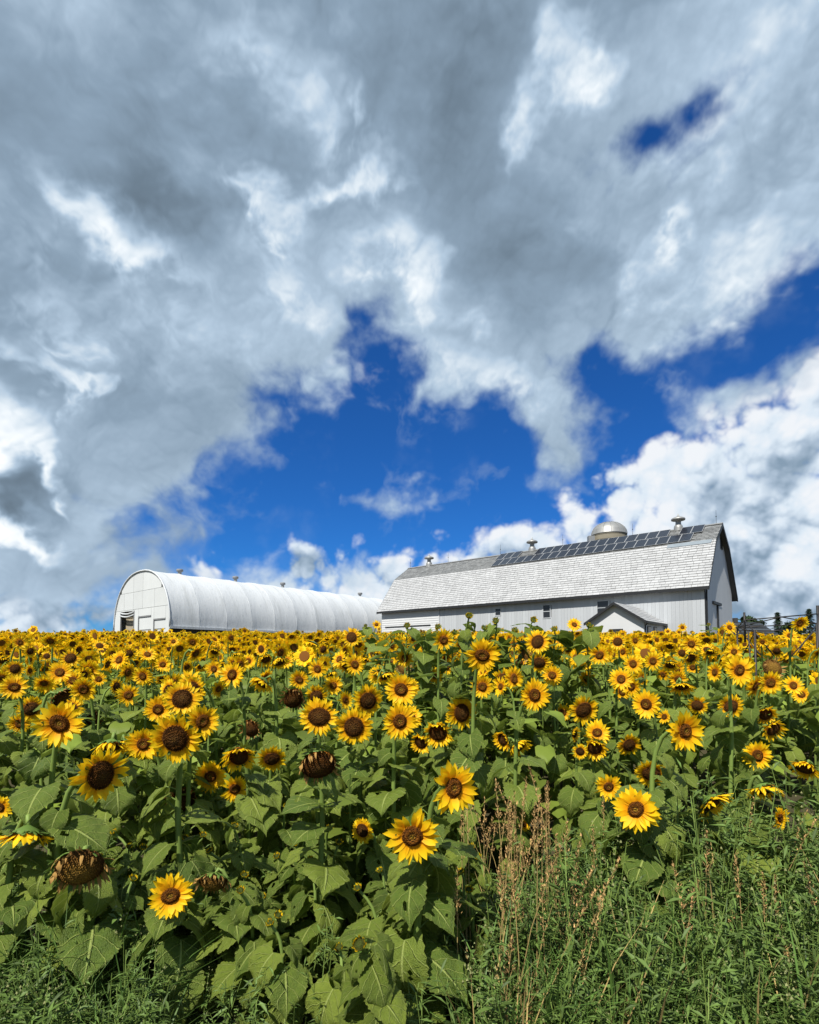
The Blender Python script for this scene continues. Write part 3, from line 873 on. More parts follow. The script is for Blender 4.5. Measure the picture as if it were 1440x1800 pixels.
# ------------------------------------------------------------------ plant materials
def plant_mat(name, build, trans=0.3, rough=0.5, spec=0.35):
    m = bpy.data.materials.new(name); m.use_nodes = True
    t = m.node_tree; g = G(t)
    bs = t.nodes['Principled BSDF']; out = t.nodes['Material Output']
    col, nrm = build(g)
    g.put(bs.inputs['Base Color'], col)
    bs.inputs['Roughness'].default_value = rough
    bs.inputs['Specular IOR Level'].default_value = spec
    if nrm is not None: g.put(bs.inputs['Normal'], nrm)
    if trans:
        tr = g.n('ShaderNodeBsdfTranslucent'); g.put(tr.inputs[0], col)
        mx = g.n('ShaderNodeMixShader'); mx.inputs[0].default_value = trans
        t.links.new(bs.outputs[0], mx.inputs[1]); t.links.new(tr.outputs[0], mx.inputs[2]); t.links.new(mx.outputs[0], out.inputs[0])
    return m
def attr(g, nm):
    a = g.n('ShaderNodeAttribute'); a.attribute_name = nm; return a.outputs['Fac']
def objrand(g): return g.n('ShaderNodeObjectInfo').outputs['Random']
def islrand(g): return g.n('ShaderNodeNewGeometry').outputs['Random Per Island']
def objco(g): return g.n('ShaderNodeTexCoord').outputs['Object']

def b_leaf(g):
    al, ac = attr(g, 'along'), attr(g, 'across')
    ab = g.m('ABSOLUTE', ac)
    mid = g.ramp(ab, 0.075, 0.02)
    sv = g.m('FRACT', g.m('ADD', g.m('SUBTRACT', g.m('MULTIPLY', al, 5.0), g.m('MULTIPLY', ab, 1.6)), g.m('ADD', g.m('MULTIPLY', g.noise(objco(g), 6, 2, 0.5), 0.5), g.m('MULTIPLY', g.m('GREATER_THAN', ac, 0.0), 0.37))))
    side = g.m('MULTIPLY', g.ramp(g.m('ABSOLUTE', g.m('SUBTRACT', sv, 0.5)), 0.075, 0.012), 0.72)
    vein = g.m('MAXIMUM', mid, side)
    nz = g.noise(objco(g), 14, 5, 0.6)
    r = objrand(g)
    basec = g.mix(g.m('ADD', g.m('MULTIPLY', r, 0.75), g.m('MULTIPLY', g.m('SUBTRACT', nz, 0.5), 0.8), clamp=True), (0.098, 0.155, 0.020, 1), (0.245, 0.305, 0.040, 1))
    edge = g.ramp(ab, 0.72, 1.02, 0.0, 0.35)
    basec = g.mix(g.m('MULTIPLY', edge, nz), basec, (0.17, 0.17, 0.04, 1))
    dry = g.m('MULTIPLY', g.ramp(g.noise(objco(g), 33, 3, 0.5), 0.66, 0.74), 0.7)
    basec = g.mix(dry, basec, (0.12, 0.09, 0.035, 1))
    col = g.mix(vein, basec, (0.36, 0.43, 0.11, 1))
    bp = g.n('ShaderNodeBump'); bp.inputs['Strength'].default_value = 0.85; bp.inputs['Distance'].default_value = 0.016
    g.put(bp.inputs['Height'], g.m('ADD', g.m('MULTIPLY', vein, -0.6), g.m('MULTIPLY', g.noise(objco(g), 42, 4, 0.6), 0.7)))
    return col, bp.outputs[0]
def b_petal(g):
    al = attr(g, 'along')
    r = islrand(g); ro = objrand(g)
    nz = g.noise(objco(g), 30, 3, 0.6)
    c = g.mix(g.ramp(al, 0.02, 0.60), (0.82, 0.31, 0.004, 1), (0.97, 0.68, 0.012, 1))
    c = g.mix(g.m('MULTIPLY', g.m('ADD', r, ro), 0.30), c, (0.93, 0.52, 0.004, 1))
    c = g.mix(g.m('MULTIPLY', nz, 0.25), c, (0.95, 0.66, 0.02, 1))
    return c, None
def b_petal_far(g):
    r = islrand(g)
    return g.mix(r, (0.97, 0.70, 0.014, 1), (0.93, 0.50, 0.005, 1)), None
def b_dry_petal(g):
    r = islrand(g); al = attr(g, 'along')
    c = g.mix(r, (0.30, 0.15, 0.045, 1), (0.52, 0.33, 0.10, 1))
    return g.mix(g.m('MULTIPLY', al, 0.3), c, (0.20, 0.09, 0.03, 1)), None
def b_disc(kind):
    def f(g):
        al = attr(g, 'along')                       # 0 at the centre, 1 at the rim
        nz = g.noise(objco(g), 24, 4, 0.6); r = islrand(g)
        q = g.m('ADD', al, g.m('MULTIPLY', g.m('SUBTRACT', nz, 0.5), 0.22))
        cr = g.n('ShaderNodeValToRGB'); g.put(cr.inputs[0], q)
        st = {'bud': ((0.0, (0.16, 0.19, 0.03)), (0.5, (0.12, 0.17, 0.03)), (1.0, (0.2, 0.2, 0.03))),
              'young': ((0.0, (0.24, 0.17, 0.014)), (0.22, (0.36, 0.17, 0.012)), (0.36, (0.12, 0.044, 0.007)), (0.52, (0.34, 0.12, 0.009)), (0.78, (0.13, 0.044, 0.007)), (1.0, (0.46, 0.16, 0.008))),
              'ripe': ((0.0, (0.19, 0.088, 0.013)), (0.3, (0.105, 0.044, 0.008)), (0.6, (0.17, 0.064, 0.009)), (0.85, (0.085, 0.032, 0.007)), (1.0, (0.34, 0.12, 0.008))),
              'seed': ((0.0, (0.34, 0.19, 0.030)), (0.4, (0.40, 0.22, 0.036)), (0.75, (0.27, 0.13, 0.024)), (1.0, (0.15, 0.068, 0.016)))}[kind]
        e = cr.color_ramp.elements
        e[0].position, e[0].color = st[0][0], (*st[0][1], 1); e[1].position, e[1].color = st[-1][0], (*st[-1][1], 1)
        for p_, c_ in st[1:-1]: x = e.new(p_); x.color = (*c_, 1)
        c = g.mix(g.m('MULTIPLY', r, 0.45), cr.outputs[0], (0.018, 0.009, 0.004, 1))
        vo = g.n('ShaderNodeTexVoronoi'); g.put(vo.inputs['Vector'], objco(g)); vo.inputs['Scale'].default_value = 34
        bp = g.n('ShaderNodeBump'); bp.inputs['Strength'].default_value = 0.9; bp.inputs['Distance'].default_value = 0.02
        g.put(bp.inputs['Height'], g.m('SUBTRACT', 1.0, vo.outputs['Distance']))
        return c, bp.outputs[0]
    return f
M['leaf'] = plant_mat('leaf', b_leaf, 0.34, 0.46, 0.36)
M['petal'] = plant_mat('petal', b_petal, 0.42, 0.55, 0.2)
M['petal_far'] = plant_mat('petal_far', b_petal_far, 0.40, 0.6, 0.15)
M['dry_petal'] = plant_mat('dry_petal', b_dry_petal, 0.25, 0.8, 0.1)
for q in ('young', 'ripe', 'seed', 'bud'): M['disc_' + q] = plant_mat('disc_' + q, b_disc(q), 0.0, 0.85, 0.15)
M['stem'] = mat('stem', (0.15, 0.215, 0.045), 0.6, 0.3, var=0.3, var_scale=9, obj=0.3)
M['sepal'] = mat('sepal', (0.12, 0.20, 0.034), 0.55, 0.3, island=0.4, obj=0.3, trans=0.2)
M['leaf_far'] = mat('leaf_far', (0.155, 0.210, 0.030), 0.55, 0.25, island=0.9, trans=0.3)
M['disc_far'] = mat('disc_far', (0.13, 0.052, 0.011), 0.9, 0.1, island=0.9)
M['weed'] = mat('weed', (0.090, 0.145, 0.030), 0.55, 0.3, island=0.9, trans=0.2)
M['weed_flower'] = mat('weed_flower', (0.17, 0.18, 0.075), 0.8, 0.1, island=0.6)
M['grass'] = mat('grass', (0.095, 0.175, 0.034), 0.5, 0.35, island=0.9, trans=0.25)
M['dry_grass'] = mat('dry_grass', (0.36, 0.26, 0.10), 0.8, 0.15, island=0.8, trans=0.15)
M['dry_head'] = mat('dry_head', (0.36, 0.22, 0.09), 0.9, 0.1, island=0.9)

# ------------------------------------------------------------------ leaf shapes
def leaf_mesh(seed, nv, nu, droop, holes=0, petiole=0.34, name='leaf'):
    "heart-shaped leaf of unit blade length with its stalk; x points away from the stem"
    r_ = random.Random(seed)
    W_ = r_.uniform(0.36, 0.44)
    up = r_.uniform(0.5, 0.95)
    mb = MB()
    pb = Vector((math.cos(up), 0, math.sin(up))) * petiole
    mb.tube([(0, 0, 0), pb * .55 + Vector((0, 0, .015)), pb], [.024, .017, .013], 4, 1, False)
    fold = r_.uniform(.12, .40); curl = r_.uniform(.2, .7); wav = r_.uniform(.02, .05); ph_ = r_.random() * 6
    side = r_.uniform(-.22, .22)
    # spine of the blade, bending down
    sp, ang = [pb.copy()], up * .25 - droop * .55
    seg = 1.0 / nv
    dirs = []
    for i in range(nv + 1):
        dirs.append(Vector((math.cos(ang), 0, math.sin(ang))))
        if i < nv: sp.append(sp[-1] + dirs[-1] * seg)
        ang -= (droop * .9 + curl * .35) / nv
    vs, al, ac = [], [], []
    for i in range(nv + 1):
        t_ = i / nv
        w = W_ * (math.sin(math.pi * min(1, (t_ * .80 + .18))) ** .9) * (1 - t_ ** 3.2) if t_ < 1 else 0.0
        w = max(w, 0.0) * 1.12
        nrm = Vector((-dirs[i].z, 0, dirs[i].x))
        for j in range(-nu, nu + 1):
            s_ = j / nu
            ser = (1 + (.055 if i % 2 else -.03)) if abs(j) == nu and 0 < i < nv else 1
            back = -.17 * (abs(s_) ** 1.5) * max(0, 1 - t_ * 3.2)
            p = sp[i] + dirs[i] * back + Vector((0, 1, 0)) * (s_ * w * ser + side * t_ * t_ * .3)
            p += nrm * (fold * abs(s_) * w - .10 * (s_ * s_) * w * 2.0 + wav * math.sin(ph_ + t_ * 9 + s_ * 4) * abs(s_) - .06 * abs(s_) * abs(math.sin(t_ * 16)) * .35)
            vs.append(p); al.append(t_); ac.append(s_)
    c_ = 2 * nu + 1
    dead = set()
    for _ in range(holes):
        hi, hj = r_.randint(3, nv - 3), r_.choice([q for q in range(2, c_ - 2) if abs(q - nu) > 1])
        dead.add((hi, hj))
        if r_.random() < .5: dead.add((hi + 1, hj + r_.choice((-1, 0, 1))))
        if r_.random() < .3: dead.add((hi + 2, hj))
    fs = []
    for i in range(nv):
        for j in range(c_ - 1):
            quad = [(i, j), (i, j + 1), (i + 1, j + 1), (i + 1, j)]
            keep = [q for q in quad if q not in dead]
            if len(keep) < 3: continue
            fs.append(tuple(a_ * c_ + b_ for a_, b_ in keep))
    mb.add(vs, fs, 0, al, ac)
    return mb.mesh(name, [M['leaf'], M['stem']], True)
LEAF_NEAR = [leaf_mesh(100 + q, 24, 8, (.6, 1.0, 1.35, 1.7)[q % 4], holes=(0, 2, 0, 3, 1, 0, 4, 0, 6, 0)[q % 10]) for q in range(14)]
LEAF_MID = [leaf_mesh(200 + q, 6, 2, (.3, .7, 1.1, 1.4)[q % 4]) for q in range(10)]

# ------------------------------------------------------------------ flower heads, unit diameter, facing +z
def petal_pts(L, w, lift, curl, twist, rows, r_):
    vs, al = [], []
    ang = lift
    p = Vector((0, 0, 0))
    for i in range(rows + 1):
        t_ = i / rows
        ww = w * (0.42 + 1.0 * math.sin(math.pi * (t_ * .80 + .12)) * .62) * (1 - t_ ** 4.5)
        tw = twist * t_
        s_ = Vector((0, math.cos(tw), math.sin(tw)))
        nr_ = Vector((-math.sin(ang), 0, math.cos(ang)))
        for q in (-1, 0, 1):
            vs.append(p + s_ * (q * ww * .5) + nr_ * (0.10 * w * abs(q) - .05 * w)); al.append(t_)
        p = p + Vector((math.cos(ang), 0, math.sin(ang))) * (L / rows)
        ang += curl / rows
    fs = []
    for i in range(rows):
        for q in (0, 1):
            a_ = i * 3 + q; fs.append((a_, a_ + 1, a_ + 4, a_ + 3))
    return vs, fs, al
KIND = {  # disc radius, petals, petal length, width, lift range, curl range, disc material
    'F': (0.178, 32, 0.33, 0.098, (-.05, .40), (-.55, .25), 'young'),
    'G': (0.165, 27, 0.345, 0.118, (-.10, .45), (-.7, .35), 'young'),
    'B': (0.245, 34, 0.275, 0.092, (-.15, .35), (-.7, .3), 'ripe'),
    'D': (0.245, 30, 0.29, 0.088, (.15, .9), (.0, 1.0), 'ripe'),
    'W': (0.370, 34, 0.25, 0.060, (.1, 1.5), (-.4, 1.6), 'seed'),
    'K': (0.330, 26, 0.23, 0.055, (.2, 1.5), (-.3, 1.5), 'ripe'),
    'U': (0.200, 14, 0.22, 0.090, (.8, 1.25), (.3, 1.0), 'bud'),
}
def petal_list(kind, seed):
    rd, n_, L, w, lf, cu, dm = KIND[kind]
    r_ = random.Random(seed)
    out = []
    layers = (0, 1) if kind in 'FGBD' else (0,)
    drop = r_.choice((.02, .05, .1, .2))
    for ly in layers:
        nn = n_ if ly == 0 else int(n_ * .55)
        for q in range(nn):
            if r_.random() < drop: continue
            th = 2 * math.pi * (q + .5 * ly) / nn + r_.gauss(0, .07)
            bias = .40 * math.sin(th) if kind in 'DWK' else (.12 * math.sin(th) if kind != 'U' else 0)
            out.append((th, L * r_.uniform(.78, 1.12) * (1 if ly == 0 else .9), w * r_.uniform(.8, 1.25), r_.uniform(*lf) + bias + (.10 if ly else 0), r_.uniform(*cu), r_.gauss(0, .45), ly))
    return out
def place_petal(th, rd, lift, ly): # frame of a petal on the rim
    return Matrix.Rotation(th, 4, 'Z') @ Matrix.Translation((rd * .93, 0, -.012 - .012 * (1 - ly)))
def petal_ring(kind, seed, rows=4):
    rd = KIND[kind][0]; r_ = random.Random(seed + 1)
    mb = MB()
    for th, L, w, lift, cu, tw, ly in petal_list(kind, seed):
        vs, fs, al = petal_pts(L, w, lift, cu, tw, rows, r_)
        Mx = place_petal(th, rd, lift, ly)
        mb.add([Mx @ q for q in vs], fs, 0, al, [0.01] * len(vs))
    return mb.mesh('petals', M['dry_petal'] if kind in 'WK' else M['petal'], True)
def disc_mesh(kind, seed, florets):
    rd, dm = KIND[kind][0], KIND[kind][6]
    r_ = random.Random(seed)
    dome = {'W': .20, 'K': .15, 'B': .085, 'D': .09, 'F': .055, 'G': .045, 'U': .06}[kind]
    def hz(u):
        z = dome * (1 - u * u)
        if dm == 'young': z += -.022 * math.exp(-(u / .30) ** 2) + .020 * math.exp(-((u - .62) / .16) ** 2)
        return z
    ox, oy = r_.uniform(-.04, .04), r_.uniform(-.04, .04)
    el_ = r_.uniform(.88, 1.12)
    mb = MB()
    rings, n_ = 6, 24
    vs, al = [(0, 0, hz(0))], [0.001]
    for i in range(1, rings + 1):
        u = i / rings
        for k_ in range(n_):
            th = 2 * math.pi * k_ / n_
            vs.append((rd * u * math.cos(th) * el_, rd * u * math.sin(th) / el_, hz(u))); al.append(u)
    vs += [(rd * 1.0 * math.cos(2 * math.pi * k_ / n_) * el_, rd * math.sin(2 * math.pi * k_ / n_) / el_, -.05) for k_ in range(n_)]; al += [1.0] * n_
    fs = [(0, 1 + k_, 1 + (k_ + 1) % n_) for k_ in range(n_)]
    for i in range(rings):
        for k_ in range(n_):
            a_ = 1 + i * n_ + k_; b_ = 1 + i * n_ + (k_ + 1) % n_
            fs.append((a_, a_ + n_, b_ + n_, b_))
    mb.add(vs, fs, 0, al, [0.01] * len(vs))
    for k_ in range(florets):                         # florets set in spirals
        u = math.sqrt((k_ + .5) / florets); th = k_ * 2.39996
        if dm == 'young' and u < .30 and k_ % 2: continue
        s_ = rd * (.040 if kind in 'WK' else .052) * (1.1 if u > .45 else .75)
        hgt = s_ * (1.7 if u > .5 else .9) * r_.uniform(.6, 1.4)
        c_ = Vector((rd * u * math.cos(th) * el_, rd * u * math.sin(th) / el_, hz(u) - .003))
        e_ = Vector((math.cos(th), math.sin(th), 0)); t_ = Vector((-math.sin(th), math.cos(th), 0))
        tip = c_ + Vector((0, 0, hgt)) + e_ * hgt * .35 * u
        mb.add([c_ + e_ * s_, c_ + t_ * s_, c_ - e_ * s_, c_ - t_ * s_, tip], [(0, 1, 4), (1, 2, 4), (2, 3, 4), (3, 0, 4)], 0, [min(1, u + .0)] * 4 + [max(0.01, u - .05)], [0.01] * 5)
    return mb.mesh('disc', M['disc_' + dm], False)
def back_mesh(kind, seed):
    rd = KIND[kind][0]; r_ = random.Random(seed)
    mb = MB()
    mb.lathe([(.035, -.20), (rd * .45, -.155), (rd * .85, -.10), (rd * 1.03, -.045), (rd * 1.0, -.02)], 14)
    ns = 22
    fw = {'W': (.2, 1.0), 'K': (.2, 1.0), 'U': (.9, 1.5), 'D': (.0, .7)}.get(kind, (-.5, .35))
    for ly in (0, 1):
        for q in range(ns // (1 + ly)):
            th = 2 * math.pi * (q + .5 * ly) / (ns // (1 + ly)) + r_.gauss(0, .08)
            L = r_.uniform(.10, .19) * (1.3 if kind in 'UWK' else 1); w = .075; lift = r_.uniform(*fw)
            vs, fs, al = petal_pts(L, w, lift, r_.uniform(-.5, .5), r_.gauss(0, .2), 3, r_)
            Mx = Matrix.Rotation(th, 4, 'Z') @ Matrix.Translation((rd * (.98 - .10 * ly), 0, -.04 - .045 * ly))
            mb.add([Mx @ p for p in vs], fs, 0)
    return mb.mesh('flower_head', M['sepal'], True)
NEAR_HEAD, MID_HEAD = {}, {}
for kd in KIND:
    NEAR_HEAD[kd] = [(back_mesh(kd, 10 + q), disc_mesh(kd, 20 + q, 520 if kd in 'WK' else 320), petal_ring(kd, 30 + q, 5)) for q in range(3)]
    MID_HEAD[kd] = [(back_mesh(kd, 40 + q), disc_mesh(kd, 50 + q, 70), petal_ring(kd, 60 + q, 3)) for q in range(8)]
# single petals for the nearest flowers
PETALS = []
for q in range(12):
    r_ = random.Random(500 + q)
    vs, fs, al = petal_pts(1.0, r_.uniform(.24, .34), 0.0, r_.uniform(-.6, .3), r_.gauss(0, .4), 6, r_)
    mb = MB(); mb.add(vs, fs, 0, al, [0.01] * len(vs)); PETALS.append(mb.mesh('petal', M['petal'], True))
DRY_PETALS = []
for q in range(8):
    r_ = random.Random(600 + q)
    vs, fs, al = petal_pts(1.0, r_.uniform(.20, .32), 0.0, r_.uniform(.0, 1.0), r_.gauss(0, 1.2), 5, r_)
    mb = MB(); mb.add(vs, fs, 0, al, [0.01] * len(vs)); DRY_PETALS.append(mb.mesh('petal', M['dry_petal'], True))

def face_dir(pos, yaw, pitch):
    "yaw to the viewer's right, pitch upwards, relative to looking back at the field's edge"
    to = Vector((-pos.x * .6, -pos.y, 0)).normalized()
    a_ = math.atan2(to.y, to.x) + math.radians(yaw)
    return Vector((math.cos(a_) * math.cos(math.radians(pitch)), math.sin(a_) * math.cos(math.radians(pitch)), math.sin(math.radians(pitch))))

def proj(P_):
    v_ = P_ - Vector((0, 0, EYE)); d_ = v_.y * CP + v_.z * SP; u_ = -v_.y * SP + v_.z * CP
    return 720 + FPX * v_.x / d_, CYP - FPX * u_ / d_, d_
hero_px, guard_px = [], []
def sunflower(head, diam, yaw, pitch, kind, label, group, near, single_petals, seed, nleaf, leaf_size, branch=None):
    "head: centre of the flower's disc in the world"
    r_ = random.Random(seed)
    fd = face_dir(head, yaw, pitch)
    gz = ground_z(head.x, head.y)
    bx = head.x - fd.x * diam * .9 + r_.gauss(0, .035); by = head.y - fd.y * diam * .9 + r_.gauss(0, .03)
    gz = ground_z(bx, by)
    t = thing('sunflower', label, 'sunflower', (bx, by, gz - .03), 0, group)
    base = Vector((bx, by, gz - .03))
    hp = head - base
    q = fd.to_track_quat('Z', 'Y') @ Quaternion((0, 0, 1), r_.gauss(0, .5) if kind in 'DWK' else r_.random() * 6.28)
    neck = hp - fd * diam * .19
    # stem: straight, then bending over to the head
    H = neck.z
    top = Vector((r_.gauss(0, .02), r_.gauss(0, .02), H + diam * (.25 if pitch < -25 else -.05)))
    pts = [Vector((0, 0, 0)), Vector((r_.gauss(0, .012), r_.gauss(0, .012), H * .35)), Vector((r_.gauss(0, .018), r_.gauss(0, .018), H * .68))]
    c2 = neck - fd * diam * .45
    p0 = pts[-1]
    for k_ in range(1, 6):
        u = k_ / 5
        pts.append(p0 * (1 - u) ** 3 + (p0 + Vector((0, 0, (top.z - p0.z) * .8))) * 3 * u * (1 - u) ** 2 + c2 * 3 * u * u * (1 - u) + neck * u ** 3)
    rs = diam * .043 + .0035
    if diam < .08: rs = .008
    sm = MB(); sm.tube(pts, [rs * 1.25, rs * 1.1, rs] + [rs * (1 - .06 * k_) for k_ in range(1, 6)], 8 if near else 5)
    sm.build('stem', M['stem'], t, True)
    hv = (NEAR_HEAD if near else MID_HEAD)[kind]
    bk_, dc_, pr_ = hv[r_.randrange(len(hv))]
    ho = link('flower_head', bk_, t, hp, q, diam)
    link('disc', dc_, ho)
    if single_petals:
        rd = KIND[kind][0]
        for th, L, w, lift, cu, tw, ly in petal_list(kind, seed):
            dry = kind in 'WK'
            me = r_.choice(DRY_PETALS if dry else PETALS)
            o = link('petal', me, ho)
            o.matrix_local = place_petal(th, rd, lift, ly) @ Matrix.Rotation(-lift, 4, 'Y') @ Matrix.Rotation(tw * .4, 4, 'X') @ Matrix.Diagonal((L, max(w / .26, L * .75) if not dry else L * .9, L, 1))
    else:
        tag(link('petals', pr_, ho), kind='stuff')
    az = r_.random() * 6.28
    lm = LEAF_NEAR if near else LEAF_MID
    for k_ in range(nleaf):
        fz = ((.12 if near else .22) + (.76 if near else .66) * (k_ + .5) / nleaf) if kind != 'U' or diam < .08 else (.5 + .48 * (k_ + .5) / nleaf)
        z = H * fz
        az += 2.4 + r_.gauss(0, .25)
        sz_ = leaf_size * (0.62 + .75 * math.sin(math.pi * (fz - .06))) * r_.uniform(.8, 1.15) * (.72 if fz > .8 else 1)
        if kind == 'U' and diam > .08: sz_ = leaf_size * r_.uniform(.6, 1.0)
        # stem position at that height
        x_ = y_ = 0
        for i in range(len(pts) - 1):
            if pts[i].z <= z <= pts[i + 1].z:
                u = (z - pts[i].z) / max(1e-6, pts[i + 1].z - pts[i].z); x_, y_ = pts[i].x * (1 - u) + pts[i + 1].x * u, pts[i].y * (1 - u) + pts[i + 1].y * u
        for _ in range(7):
            ctr = base + Vector((x_ + math.cos(az) * sz_ * .72, y_ + math.sin(az) * sz_ * .72, z + sz_ * .02))
            qx, qy, qd = proj(ctr)
            rr = FPX * sz_ * .42 / qd
            if not any(hd > qd + .03 and (qx - hx) ** 2 + (qy - hy) ** 2 < (rr + hr * .8) ** 2 for hx, hy, hr, hd in guard_px): break
            az += .9
        else: continue
        link('leaf', r_.choice(lm), t, (x_, y_, z), (r_.gauss(0, .18), r_.gauss(0, .15), az), sz_)
    return t

